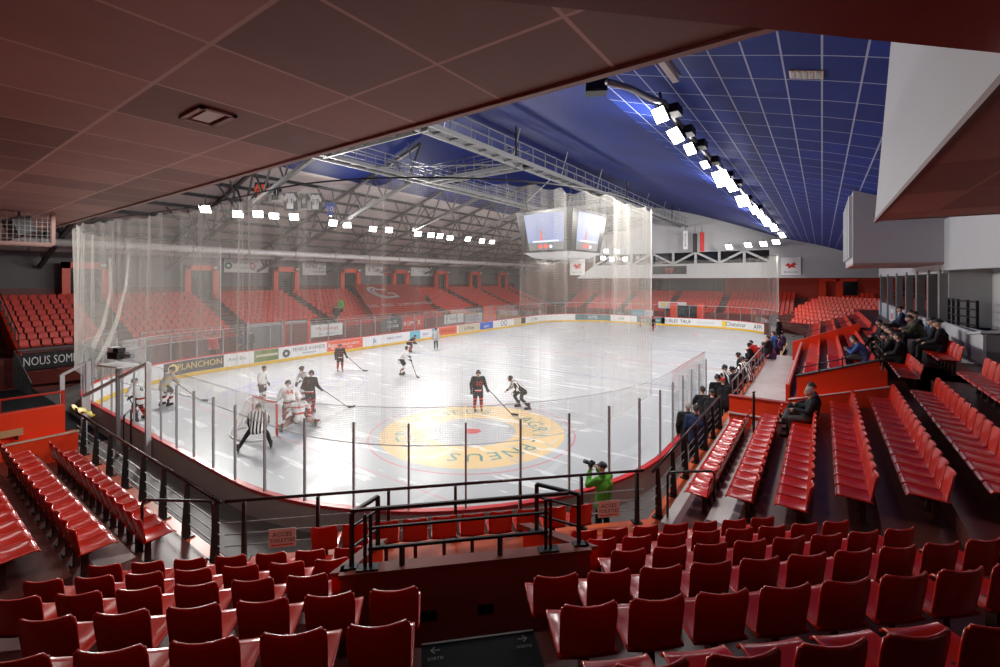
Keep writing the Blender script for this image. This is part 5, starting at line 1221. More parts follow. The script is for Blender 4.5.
# ================================================================== PEOPLE
def V(*a): return Vector(a)
def lerp(a, b, t): return a+(b-a)*t
POSES = {
 'stand': dict(pelvis=V(0, 0, .95), chest=V(0, .0, 1.26), neck=V(0, .0, 1.46), head=V(0, .03, 1.62), sh=V(.19, 0, 1.40), el=[V(.25, -.04, 1.12), V(-.25, -.04, 1.12)], wr=[V(.25, .07, .88), V(-.25, .07, .88)],
               hip=[V(.09, 0, .92), V(-.09, 0, .92)], kn=[V(.10, .02, .50), V(-.10, .02, .50)], an=[V(.11, -.02, .09), V(-.11, -.02, .09)]),
 'lean': dict(pelvis=V(0, -.12, .94), chest=V(0, .05, 1.22), neck=V(0, .14, 1.40), head=V(0, .21, 1.55), sh=V(.19, .10, 1.35), el=[V(.27, .25, 1.12), V(-.27, .25, 1.12)], wr=[V(.16, .48, 1.12), V(-.12, .48, 1.14)],
              hip=[V(.09, -.12, .91), V(-.09, -.12, .91)], kn=[V(.10, -.04, .50), V(-.10, .04, .50)], an=[V(.12, -.14, .09), V(-.12, -.02, .09)]),
 'skate': dict(pelvis=V(0, -.10, .94), chest=V(0, .06, 1.22), neck=V(0, .15, 1.40), head=V(0, .22, 1.55), sh=V(.20, .11, 1.36), el=[V(.33, .24, 1.10), V(-.34, .12, 1.12)], wr=[V(.04, .46, .88), V(-.20, .34, 1.05)],
               hip=[V(.10, -.10, .90), V(-.10, -.10, .90)], kn=[V(.17, .14, .54), V(-.16, .08, .54)], an=[V(.22, -.06, .15), V(-.20, -.12, .15)], stick=[V(-.24, .31, 1.09), V(.78, 1.02, .04)]),
 'glide': dict(pelvis=V(0, 0, .99), chest=V(0, .03, 1.29), neck=V(0, .07, 1.48), head=V(0, .11, 1.64), sh=V(.21, .04, 1.43), el=[V(.31, .02, 1.16), V(-.30, -.03, 1.15)], wr=[V(.37, .20, .98), V(-.30, .12, .93)],
               hip=[V(.10, 0, .95), V(-.10, 0, .95)], kn=[V(.13, .06, .55), V(-.13, .05, .55)], an=[V(.15, -.01, .15), V(-.15, 0, .15)], stick=[V(.36, .16, 1.03), V(1.30, .85, .04)]),
 'stride': dict(pelvis=V(0, -.14, .82), chest=V(0, .16, 1.04), neck=V(0, .30, 1.17), head=V(0, .39, 1.29), sh=V(.20, .25, 1.14), el=[V(.30, .30, .86), V(-.28, .12, .88)], wr=[V(.18, .52, .76), V(-.22, .32, .74)],
                hip=[V(.10, -.14, .80), V(-.10, -.14, .80)], kn=[V(.16, .18, .52), V(-.22, -.06, .46)], an=[V(.16, -.02, .15), V(-.42, -.36, .17)]),
 'wide': dict(pelvis=V(0, -.10, .84), chest=V(0, .16, 1.08), neck=V(0, .27, 1.24), head=V(0, .35, 1.37), sh=V(.21, .22, 1.21), el=[V(.34, .22, .94), V(-.34, .22, .94)], wr=[V(.26, .32, .72), V(-.26, .32, .72)],
              hip=[V(.12, -.10, .82), V(-.12, -.10, .82)], kn=[V(.32, .06, .50), V(-.34, .02, .50)], an=[V(.46, -.10, .14), V(-.56, -.16, .14)]),
 'goalie': dict(pelvis=V(0, -.10, .56), chest=V(0, .12, .82), neck=V(0, .20, 1.0), head=V(0, .27, 1.13), sh=V(.23, .16, .96), el=[V(.40, .24, .72), V(-.40, .24, .72)], wr=[V(.46, .44, .56), V(-.46, .44, .60)],
                hip=[V(.14, -.10, .54), V(-.14, -.10, .54)], kn=[V(.26, .22, .30), V(-.26, .22, .30)], an=[V(.62, -.02, .14), V(-.62, -.02, .14)], stick=[V(.44, .46, .72), V(.10, .72, .04)]),
 'sit': dict(pelvis=V(0, -.02, .53), chest=V(0, -.02, .84), neck=V(0, .02, 1.04), head=V(0, .07, 1.20), sh=V(.19, -.01, .98), el=[V(.25, .08, .72), V(-.25, .08, .72)], wr=[V(.10, .30, .64), V(-.10, .30, .64)],
             hip=[V(.10, .02, .52), V(-.10, .02, .52)], kn=[V(.13, .45, .50), V(-.13, .45, .50)], an=[V(.13, .47, .09), V(-.13, .47, .09)]),
 'cross': dict(pelvis=V(0, -.02, .53), chest=V(0, -.06, .83), neck=V(0, -.04, 1.04), head=V(0, .02, 1.20), sh=V(.20, -.06, .98), el=[V(.27, .06, .74), V(-.27, .06, .74)], wr=[V(.08, .32, .70), V(-.02, .34, .72)],
               hip=[V(.10, .02, .52), V(-.10, .02, .52)], kn=[V(.08, .46, .64), V(-.13, .45, .50)], an=[V(-.22, .62, .44), V(-.13, .50, .09)]),
 'hunch': dict(pelvis=V(0, -.04, .53), chest=V(0, .10, .80), neck=V(0, .22, .98), head=V(0, .31, 1.11), sh=V(.19, .16, .93), el=[V(.24, .34, .68), V(-.24, .34, .68)], wr=[V(.06, .48, .74), V(-.06, .48, .74)],
               hip=[V(.10, .02, .52), V(-.10, .02, .52)], kn=[V(.15, .45, .50), V(-.15, .45, .50)], an=[V(.15, .44, .09), V(-.15, .44, .09)]),
 'photo': dict(pelvis=V(0, 0, .95), chest=V(0, -.02, 1.26), neck=V(0, .0, 1.46), head=V(0, .04, 1.62), sh=V(.19, 0, 1.40), el=[V(.26, .20, 1.22), V(-.24, .24, 1.22)], wr=[V(.09, .25, 1.50), V(-.07, .33, 1.46)],
               hip=[V(.09, 0, .92), V(-.09, 0, .92)], kn=[V(.11, .02, .50), V(-.11, .04, .50)], an=[V(.13, -.03, .09), V(-.13, .03, .09)]),
}
_g = POSES['glide']; POSES['glide_m'] = {k: ([V(-b.x, b.y, b.z) for b in v[::-1]] if isinstance(v, list) and k != 'stick' else [V(-b.x, b.y, b.z) for b in v] if k == 'stick' else v) for k, v in _g.items()}
def limb(mb, pts, rs, seg=9):
    for (p, q), (r, s) in zip(zip(pts, pts[1:]), zip(rs, rs[1:])):
        mb.tube([p, q], [r, s], seg)
    for p, r in zip(pts, rs): mb.sphere(p, r, seg, 6)
def remesh(mb, vox):
    me = bpy.data.meshes.new('r'); me.from_pydata([tuple(p) for p in mb.v], [], mb.f); o = bpy.data.objects.new('r', me); COL.objects.link(o)
    md = o.modifiers.new('r', 'REMESH'); md.mode = 'VOXEL'; md.voxel_size = vox
    sm = o.modifiers.new('s', 'SMOOTH'); sm.iterations = 3; sm.factor = .5
    dg = bpy.context.evaluated_depsgraph_get(); dg.update(); r = bpy.data.meshes.new_from_object(o.evaluated_get(dg))
    bpy.data.objects.remove(o); bpy.data.meshes.remove(me)
    for p in r.polygons: p.use_smooth = True
    return r
def append_mesh(me, mb):
    bm = bmesh.new(); bm.from_mesh(me); vs = [bm.verts.new(tuple(p)) for p in mb.v]
    for f in mb.f:
        try: nf = bm.faces.new([vs[i] for i in f]); nf.smooth = True
        except ValueError: pass
    bm.to_mesh(me); bm.free(); return me
_pc = {}
def hand(mb, wr, el, s):
    """Palm, four curled fingers of different lengths and a thumb leaving the side of the palm."""
    d = (wr-el).normalized(); x = d.cross(V(0, 0, 1))
    x = (x.normalized() if x.length > .2 else V(1, 0, 0)); n = x.cross(d).normalized()
    c = wr+d*.055
    mb.hexa([wr-x*.028-n*.014, wr+x*.028-n*.014, wr+x*.028+n*.014, wr-x*.028+n*.014, wr+d*.09-x*.042-n*.012, wr+d*.09+x*.042-n*.012, wr+d*.09+x*.042+n*.012, wr+d*.09-x*.042+n*.012])
    for k, L in enumerate((.062, .074, .070, .054)):
        b = wr+d*.088+x*(-.033+.022*k); m = b+(d*.85-n*.5).normalized()*L*.5; e = m+(d*.25-n*.95).normalized()*L*.5
        mb.tube([b, m, e], [.0098, .0092, .0078], 6)
    b = wr+d*.03+x*s*.03; m = b+(d*.6+x*s*.75-n*.2).normalized()*.035; e = m+(d*.85+x*s*.1-n*.45).normalized()*.032
    mb.tube([b, m, e], [.0125, .011, .0088], 6)
def piece(pose, kind, vox):
    key = (pose, kind)
    if key in _pc: return _pc[key].copy()
    P = POSES[pose]; mb = MB(); h = P['head']; sh = [P['sh'], V(-P['sh'].x, P['sh'].y, P['sh'].z)]
    spine_up = (P['neck']-P['pelvis']).normalized(); fwd = V(0, 1, 0)
    if kind == 'body':
        mb.sphere(h+V(0, -.005, .03), (.074, .094, .098), 14, 10); mb.sphere(h+V(0, .035, -.05), (.054, .060, .062), 12, 8)
        mb.tube([h+V(0, .088, .02), h+V(0, .112, -.018)], [.010, .016], 6); mb.sphere(h+V(0, .108, -.02), .016, 8, 6)
        for s in (-1, 1): mb.sphere(h+V(s*.078, -.008, .0), (.014, .022, .032), 8, 6)
        limb(mb, [P['neck']-spine_up*.05, P['neck']+(h-P['neck'])*.55], [.062, .052]); limb(mb, [P['pelvis'], lerp(P['pelvis'], P['chest'], .5), P['chest'], lerp(P['chest'], P['neck'], .55)], [.135, .118, .135, .10], 12)
        for i in (0, 1):
            limb(mb, [lerp(P['chest'], P['neck'], .6), sh[i], P['el'][i], P['wr'][i]], [.07, .058, .042, .030]); limb(mb, [P['hip'][i], P['kn'][i], P['an'][i], P['an'][i]+V(0, .14, -.045)], [.085, .056, .040, .034])
        me = remesh(mb, vox); hb = MB()
        for i in (0, 1): hand(hb, P['wr'][i], P['el'][i], -1 if i == 0 else 1)
        me = append_mesh(me, hb)
    elif kind in ('jersey', 'coat'):
        b = 1.12 if kind == 'jersey' else 1.0
        hem = lerp(P['pelvis'], P['hip'][0]*.5+P['hip'][1]*.5, 1)-spine_up*(.06 if pose in ('sit', 'cross', 'hunch') else .12)
        for sx in (-.055, .055): limb(mb, [hem+V(sx*1.2, 0, 0), P['pelvis']+V(sx, 0, 0), lerp(P['pelvis'], P['chest'], .5)+V(sx, 0, 0), P['chest']+V(sx*1.3, 0, 0), lerp(P['chest'], P['neck'], .5)+V(sx, 0, 0)], [.140*b, .140*b, .138*b, .150*b, .118*b], 12)
        limb(mb, [lerp(P['chest'], P['neck'], .7), P['neck']+V(0, 0, -.01)], [.09, .068])
        for i in (0, 1): limb(mb, [lerp(P['chest'], P['neck'], .6), sh[i], P['el'][i], lerp(P['el'][i], P['wr'][i], .93)], [.10*b, .088*b, .068*b, .054*b])
        me = remesh(mb, vox)
    elif kind in ('trousers', 'hockey_pants'):
        k = 1.0 if kind == 'trousers' else 1.35
        limb(mb, [P['pelvis']+V(-.05, 0, 0), P['pelvis']+V(.05, 0, 0)], [.135, .135], 12)
        for i in (0, 1):
            if kind == 'trousers': limb(mb, [P['hip'][i], P['kn'][i], lerp(P['kn'][i], P['an'][i], .92)], [.105, .078, .062])
            else: limb(mb, [P['hip'][i], lerp(P['hip'][i], P['kn'][i], .80)], [.130, .108])
        me = remesh(mb, vox)
    elif kind == 'socks':
        for i in (0, 1): limb(mb, [lerp(P['hip'][i], P['kn'][i], .7), P['kn'][i], lerp(P['kn'][i], P['an'][i], .45), lerp(P['kn'][i], P['an'][i], .95)], [.085, .088, .080, .062])
        me = remesh(mb, vox)
    elif kind == 'shoes':
        for i in (0, 1): a = P['an'][i]; limb(mb, [a+V(0, -.04, -.045), a+V(0, .06, -.05), a+V(0, .16, -.055)], [.046, .045, .036]); limb(mb, [a+V(0, 0, .05), a+V(0, 0, -.03)], [.050, .050])
        me = remesh(mb, vox)
    elif kind == 'skates':
        for i in (0, 1): a = P['an'][i]; limb(mb, [a+V(0, -.05, -.04), a+V(0, .06, -.05), a+V(0, .17, -.055)], [.048, .046, .038]); limb(mb, [a+V(0, -.01, .12), a+V(0, 0, -.03)], [.058, .052])
        me = remesh(mb, vox); hb = MB()
        for i in (0, 1):
            a = P['an'][i]; hb.hexa([a+V(-.006, -.13, -.145), a+V(.006, -.13, -.145), a+V(.006, .22, -.145), a+V(-.006, .22, -.145), a+V(-.010, -.10, -.07), a+V(.010, -.10, -.07), a+V(.010, .19, -.07), a+V(-.010, .19, -.07)])
        me = append_mesh(me, hb)
    elif kind == 'helmet':
        b = len(mb.v); c = h+V(0, -.005, .045); rows = []
        for t in [pi/2-pi*.56*j/6 for j in range(7)]:
            rows.append([c+V(.100*cos(t)*cos(a), .122*cos(t)*sin(a), .105*sin(t)+.01) for a in [2*pi*k/16 for k in range(16)]])
        mb.sheet(rows, True)
        for s in (-1, 1): mb.hexa([h+V(s*.088, -.04, -.05), h+V(s*.104, -.04, -.05), h+V(s*.104, .05, -.05), h+V(s*.088, .05, -.05), h+V(s*.088, -.05, .06), h+V(s*.106, -.05, .06), h+V(s*.106, .06, .06), h+V(s*.088, .06, .06)])
        mb.tube([h+V(.085*cos(a), .118*sin(a)+.01, .055) for a in [pi*.12+pi*.76*k/8 for k in range(9)]], .010, 5)
        me = bpy.data.meshes.new('helmet'); me.from_pydata([tuple(p) for p in mb.v], [], mb.f)
        for p in me.polygons: p.use_smooth = True
    elif kind in ('hair', 'cap'):
        c = h+V(0, -.018, .04); rows = []
        for t in [pi/2-pi*.52*j/6 for j in range(7)]:
            rows.append([c+V(.086*cos(t)*cos(a), .103*cos(t)*sin(a)-(.012 if sin(a) < 0 else 0), .098*sin(t)-(.055*max(0, -sin(a))*cos(t) if kind == 'hair' else 0)+.004) for a in [2*pi*k/16 for k in range(16)]])
        mb.sheet(rows, True)
        if kind == 'cap': mb.hexa([c+V(-.07, .07, .0), c+V(.07, .07, .0), c+V(.05, .17, -.02), c+V(-.05, .17, -.02), c+V(-.07, .07, .014), c+V(.07, .07, .014), c+V(.05, .17, -.008), c+V(-.05, .17, -.008)])
        me = bpy.data.meshes.new(kind); me.from_pydata([tuple(p) for p in mb.v], [], mb.f)
        for p in me.polygons: p.use_smooth = True
    elif kind == 'face':
        for s in (-1, 1): mb.sphere(h+V(s*.030, .081, .012), (.013, .009, .008), 8, 6); mb.hexa([h+V(s*.030-.018, .084, .028), h+V(s*.030+.018, .084, .028), h+V(s*.030+.018, .092, .028), h+V(s*.030-.018, .092, .028), h+V(s*.030-.018, .084, .034), h+V(s*.030+.018, .084, .034), h+V(s*.030+.018, .092, .034), h+V(s*.030-.018, .092, .034)])
        mb.tube([h+V(-.024, .088, -.060), h+V(0, .098, -.061), h+V(.024, .088, -.060)], .0055, 5)
        me = bpy.data.meshes.new('face'); me.from_pydata([tuple(p) for p in mb.v], [], mb.f)
    elif kind == 'gloves':
        for i in (0, 1):
            w = P['wr'][i]; d = (w-P['el'][i]).normalized(); x = d.cross(V(0, 0, 1)); x = x.normalized() if x.length > .2 else V(1, 0, 0)
            limb(mb, [w-d*.07, w+d*.01, w+d*.07], [.062, .052, .050])
            for k in range(4): q = w+d*.085+x*(-.045+.03*k); limb(mb, [q, q+d*.04-V(0, 0, .03)], [.020, .017], 6)
            limb(mb, [w+d*.02+x*(-.05 if i == 0 else .05), w+d*.08+x*(-.062 if i == 0 else .062)], [.024, .018], 6)
        me = remesh(mb, .010)
    _pc[key] = me
    return me.copy()

def banded(name, bands, vert=None, rough=.75, cx=0):
    """Cloth whose bands follow the height on the wearer (or stripes across when vert is a width)."""
    m = bpy.data.materials.new(name); nt, N, L, b = nodes_of(m); tc = N.new('ShaderNodeTexCoord'); sp = N.new('ShaderNodeSeparateXYZ'); L.new(tc.outputs['Object'], sp.inputs[0])
    r = N.new('ShaderNodeValToRGB'); r.color_ramp.interpolation = 'CONSTANT'
    dv = N.new('ShaderNodeMath')
    if vert: 
        dv.operation = 'FRACT'; d0 = N.new('ShaderNodeMath'); d0.operation = 'DIVIDE'; d0.inputs[1].default_value = vert; L.new(sp.outputs[0], d0.inputs[0]); L.new(d0.outputs[0], dv.inputs[0])
    else: dv.operation = 'DIVIDE'; dv.inputs[1].default_value = 2.0; L.new(sp.outputs[2], dv.inputs[0])
    L.new(dv.outputs[0], r.inputs[0]); e = r.color_ramp.elements
    while len(e) < len(bands): e.new(.5)
    for k, (z, c) in enumerate(bands): e[k].position = z if vert else z/2.0; e[k].color = (*c, 1)
    no = N.new('ShaderNodeTexNoise'); no.inputs['Scale'].default_value = 9; L.new(tc.outputs['Object'], no.inputs['Vector'])
    bp = N.new('ShaderNodeBump'); bp.inputs['Strength'].default_value = .4; bp.inputs['Distance'].default_value = .03; L.new(no.outputs['Fac'], bp.inputs['Height']); L.new(bp.outputs[0], b.inputs['Normal'])
    L.new(r.outputs[0], b.inputs['Base Color']); b.inputs['Roughness'].default_value = rough; b.inputs['Specular IOR Level'].default_value = .2; M[name] = m
K, W_, R_, Y_ = (.012, .012, .014), (.78, .78, .78), (.55, .03, .02), (.70, .42, .08)
banded('home_jersey', [(0, K), (.86, R_), (.91, W_), (.94, K), (1.10, (.035, .012, .012)), (1.16, K)])
banded('away_jersey', [(0, W_), (.86, R_), (.90, K), (.93, W_)])
banded('referee_stripes', [(0, K), (.5, W_)], .11)
banded('home_socks', [(0, R_), (.30, K), (.36, R_), (.42, K), (.50, R_)]); banded('away_socks', [(0, W_), (.30, R_), (.36, K), (.41, W_)])
banded('black_cloth', [(0, K), (.9, (.015, .015, .018))]); banded('grey_cloth', [(0, (.09, .09, .095))]); banded('dark_blue_cloth', [(0, (.02, .035, .09))]); banded('blue_cloth', [(0, (.06, .14, .38))])
banded('green_cloth', [(0, (.11, .40, .04))]); banded('olive_cloth', [(0, (.07, .07, .045))]); banded('red_cloth', [(0, R_)]); banded('purple_cloth', [(0, (.07, .04, .12)), (.95, (.20, .05, .10)), (1.02, (.07, .04, .12))])
banded('goalie_jersey', [(0, W_), (.62, R_), (.68, W_), (.80, W_), (.84, R_), (.88, W_)]); banded('yellow_jersey', [(0, (.50, .47, .42)), (.9, Y_), (1.0, (.45, .44, .42)), (1.2, Y_), (1.26, (.48, .46, .43))])
mat('hair_grey', (.35, .33, .31), .7); mat('helmet_black', (.012, .012, .013), .2); mat('helmet_white', (.75, .75, .76), .25); mat('glove_black', (.02, .02, .022), .6); mat('face_ink', (.03, .015, .012), .5); mat('stick_black', (.02, .02, .022), .4); mat('stick_wood', (.20, .15, .10), .5)
mat('mask_blue', (.35, .50, .62), .8)

def person(label, p, rz, pose, parts, group=None, scale=1.0, number=None, ntm='text_white', cat='person', vox=.020):
    """One continuous body; hair, clothes and kit are its children."""
    body = bpy.data.objects.new('person', piece(pose, 'body', .016 if vox < .02 else .02)); COL.objects.link(body); tag(body, label, cat, group)
    body.data.materials.clear(); body.data.materials.append(M['skin']); body.location = p; body.rotation_euler = (0, 0, rz); body.scale = (scale,)*3
    for kind, m in [('face', 'face_ink')]+parts:
        me = piece(pose, kind, vox); me.materials.clear(); me.materials.append(M[m]); o = bpy.data.objects.new(kind if kind != 'face' else 'facial_features', me); COL.objects.link(o); o.parent = body
        if kind == 'jersey' and number:
            P = POSES[pose]; up = (P['neck']-P['pelvis']).normalized(); mb = MB(); org = lerp(P['pelvis'], P['chest'], .85)
            for s in (-1, 1):
                nrm = V(0, up.z, -up.y)*s; vs, fs = text_geo(number)
                mb.add([org+nrm*.178+V(s*-1 if s > 0 else 1, 0, 0)*q.x*.30+up*q.y*.30 for q in vs], fs)
            n_ = mb.build('number', ntm, None); n_.parent = o
    return body
def facing(p, off): return atan2(-p.y, -p.x)-pi/2+radians(off)
def stick(p, rz, pose, label, m='stick_black', flip=1, scale=1.0):
    a, b = POSES[pose]['stick']; R = Matrix.Rotation(rz, 3, 'Z'); g = lambda q: Vector(p)+R@(q*scale)
    t = thing('hockey_stick', label, 'hockey stick', Vector((p.x, p.y, p.z)))
    MB().bar(g(a), g(b), .035, .026).build('shaft', m, t)
    d = (b-a); d.z = 0; d = d.normalized(); e = b+d*.30+V(0, 0, .0); n = V(-d.y, d.x, 0)*.012
    mb = MB(); mb.hexa([g(b-n-V(0, 0, .035)), g(b+n-V(0, 0, .035)), g(e+n*2.5-V(0, 0, .035)), g(e+n*1.5-V(0, 0, .035)), g(b-n+V(0, 0, .045)), g(b+n+V(0, 0, .045)), g(e+n*2.5+V(0, 0, .045)), g(e+n*1.5+V(0, 0, .045))]); mb.build('blade', m, t)
HOME = [('jersey', 'home_jersey'), ('hockey_pants', 'black_cloth'), ('socks', 'home_socks'), ('skates', 'glove_black'), ('gloves', 'glove_black'), ('helmet', 'helmet_black')]
AWAY = [('jersey', 'away_jersey'), ('hockey_pants', 'black_cloth'), ('socks', 'away_socks'), ('skates', 'glove_black'), ('gloves', 'glove_black'), ('helmet', 'helmet_black')]
REF = [('jersey', 'referee_stripes'), ('trousers', 'black_cloth'), ('skates', 'glove_black'), ('helmet', 'helmet_black')]
ICE = [
 (257, 449, 'wide', REF, 172, 1.0, None, None, 'referee in black and white stripes bending beside the near goal, seen from behind'),
 (289, 424, 'skate', AWAY, 190, 1.06, '44', 'text_red', 'player in white jersey numbered 44 before the near goal, seen from behind'),
 (310, 412.5, 'glide', HOME, 150, 1.06, '7', 'text_red', 'player in black and red striding away from the near goal crowd'),
 (306, 401, 'skate', AWAY, -60, 1.04, '9', 'text_black', 'player in white half hidden behind the black shirted player near the goal'),
 (262, 404, 'glide', AWAY, 60, 1.04, '5', 'text_black', 'player in white standing behind the near goal net'),
 (340, 371, 'glide_m', HOME, 10, 1.0, '17', 'text_red', 'player in black and red facing the viewer near the left boards adverts'),
 (403, 374.5, 'skate', AWAY, 75, 1.06, '12', 'text_black', 'player in white skating with stick low in the middle of the ice'),
 (411, 352, 'stride', HOME, 60, 1.0, None, None, 'dark shirted player crouching in stride near the far left boards'),
 (436, 349, 'stand', REF, 175, 1.04, None, None, 'upright linesman in stripes and black trousers near the far left boards'),
 (478, 411, 'glide_m', HOME, 8, 1.06, '10', 'text_red', 'player in black with red number standing on the top of the yellow ring'),
 (519, 408, 'stride', REF, -80, 1.06, None, None, 'linesman in stripes skating by the yellow ring'),
 (652, 331, 'skate', HOME, 30, 1.0, None, None, 'dark shirted player far away before the far boards'),
 (167, 405, 'skate', [('jersey', 'yellow_jersey')]+AWAY[1:], 120, 1.06, '3', 'text_black', 'player in grey and yellow behind the left end of the near glass'),
 (139, 420, 'skate', AWAY[:1]+[('hockey_pants', 'black_cloth'), ('socks', 'home_socks')]+AWAY[3:], -140, 1.06, '6', 'text_black', 'player in white and dark kit deep in the near left corner of the ice'),
]
for u, v, pose, kit, off, sc, num, ntm, lab in ICE:
    p = at(u, v, z=0); rz = facing(p, off); person(lab, p, rz, pose, kit, 'skaters on the ice', sc, num, ntm or 'text_white', vox=.022)
    if 'stick' in POSES[pose]: stick(p, rz, pose, 'hockey stick of the '+' '.join(lab.split()[:12]), 'stick_black', 1, sc)
# goalkeeper in the crease
p = at(299, 428.5, z=0); rz = facing(p, 185)
gk = person('goalkeeper crouching in white and red pads before the near goal', p, rz, 'goalie', [('jersey', 'goalie_jersey'), ('hockey_pants', 'black_cloth'), ('skates', 'glove_black'), ('helmet', 'helmet_white')], 'skaters on the ice', 1.0, '1', 'text_red', vox=.022)
Pg = POSES['goalie']
banded('pad_red_white', [(0, W_), (.16, R_), (.24, W_), (.34, R_)])
for i in (0, 1):
    a, k = Pg['an'][i], Pg['kn'][i]; d = (a-k).normalized(); n = V(0, 1, 0); x = d.cross(n).normalized(); n = x.cross(d).normalized()*(-1 if x.cross(d).y < 0 else 1); c0 = k-d*.16+n*.07; c1 = a+d*.08+n*.08
    MB().hexa([c0-x*.14, c0+x*.14, c0+x*.14+n*.13, c0-x*.14+n*.13, c1-x*.14, c1+x*.14, c1+x*.14+n*.13, c1-x*.14+n*.13]).build('leg_pad', 'pad_red_white').parent = gk
w = Pg['wr'][0]; MB().cbox(w+V(.0, .08, .0), (.20, .06, .36)).build('blocker', 'pad_red_white').parent = gk
w = Pg['wr'][1]; MB().sphere(w+V(0, .06, .02), (.13, .08, .15), 12, 8).build('catching_glove', 'cap_red', None, True).parent = gk
stick(p, rz, 'goalie', 'broad goalkeeper stick resting on the ice in the near crease', 'stick_wood')
# ---- along the bench side: staff and substitutes standing behind the boards
STAFF = lambda top, bot='black_cloth', hd=('hair', 'hair_dark'): [('coat', top), ('trousers', bot), ('shoes', 'glove_black'), hd]
BENCH = [(688, -3.2, 'stand', STAFF('black_cloth', hd=('hair', 'hair_grey')), 'grey haired man in a long black coat nearest along the boards'), (696, -2.95, 'stand', STAFF('dark_blue_cloth'), 'dark haired man in navy beside the grey haired man at the boards'),
 (704.5, -3.25, 'lean', STAFF('black_cloth', hd=('hair', 'hair_dark')), 'broad man in black leaning towards the ice, third along the boards'), (711.5, -2.98, 'lean', STAFF('black_cloth', hd=('cap', 'glove_black')), 'man in black with a cap leaning over the boards by the glass end'),
 (718, -3.2, 'stand', [('jersey', 'home_jersey'), ('trousers', 'black_cloth'), ('shoes', 'glove_black'), ('helmet', 'helmet_black')], 'substitute in black and red jersey standing fifth along the boards'), (723.5, -2.98, 'lean', STAFF('black_cloth', hd=('cap', 'cap_red')), 'person in black with a red cap leaning at the boards')]
for u, x, pose, kit, lab in BENCH:
    p = at(u, X=x); p.z = .53; person(lab, p, atan2(1, -.4)-pi/2+random.uniform(-.35, .35), pose, kit, 'people standing along the bench boards', 1.08, vox=.02)
SUBS = [(729, 'skate', 'first'), (735, 'glide', 'second'), (741, 'glide', 'third'), (746.5, 'skate', 'fourth'), (751.5, 'glide', 'fifth')]
for k, (u, pose, o) in enumerate(SUBS):
    p = at(u, X=-2.92 if k % 2 else -3.25); p.z = .53
    person('player in black kit and helmet waiting at the bench, %s from the near end' % o, p, radians(75+20*(k % 3-1)), pose, HOME if k % 3 else [('jersey', 'referee_stripes')]+HOME[1:], 'players waiting at the bench', 1.06, vox=.025)
    if k in (0, 2): stick(p, radians(75+20*(k % 3-1)), pose, 'hockey stick held up by the %s waiting player at the bench' % o, 'stick_black')
for k in range(8):
    p = V(-2.45 if k % 2 else -3.0, 30.5+1.5*k, .53); person('seated substitute in violet and black kit on the far bench, %s along' % ORD[k], p, radians(80), 'sit', [('jersey', 'purple_cloth'), ('hockey_pants', 'black_cloth'), ('socks', 'home_socks'), ('skates', 'glove_black'), ('helmet', 'helmet_black')], 'substitutes on the far bench', 1.1, vox=.03)
t = thing('players_bench', 'long wooden players bench behind the boards on the far half', 'bench', (-2.6, 36, .5)); MB().box((-3.3, 29.6, .90), (-2.2, 42.5, .96)).build('seat_board', 'wood', t)
for k in range(7): MB().box((-3.2, 30+2*k, .5), (-2.3, 30.1+2*k, .9)).build('leg', 'steel_dark', t)
WALK = [(769, 352, 'sit', STAFF('black_cloth'), 'dark clothed helper sitting at the walkway beyond the bench rail'), (774, 346, 'sit', STAFF('blue_cloth'), 'helper in a blue jacket sitting at the walkway beyond the bench rail'), (779, 335, 'stand', STAFF('black_cloth'), 'person in black standing at the far end of the walkway'), (757, 357, 'hunch', STAFF('red_cloth', 'black_cloth'), 'helper in a red top hunched beside the bench rail')]
for u, v, pose, kit, lab in WALK:
    p = at(u, v+8, z=1.2); person(lab, p, radians(70), pose, kit, 'helpers on the side walkway', 1.1, vox=.025)
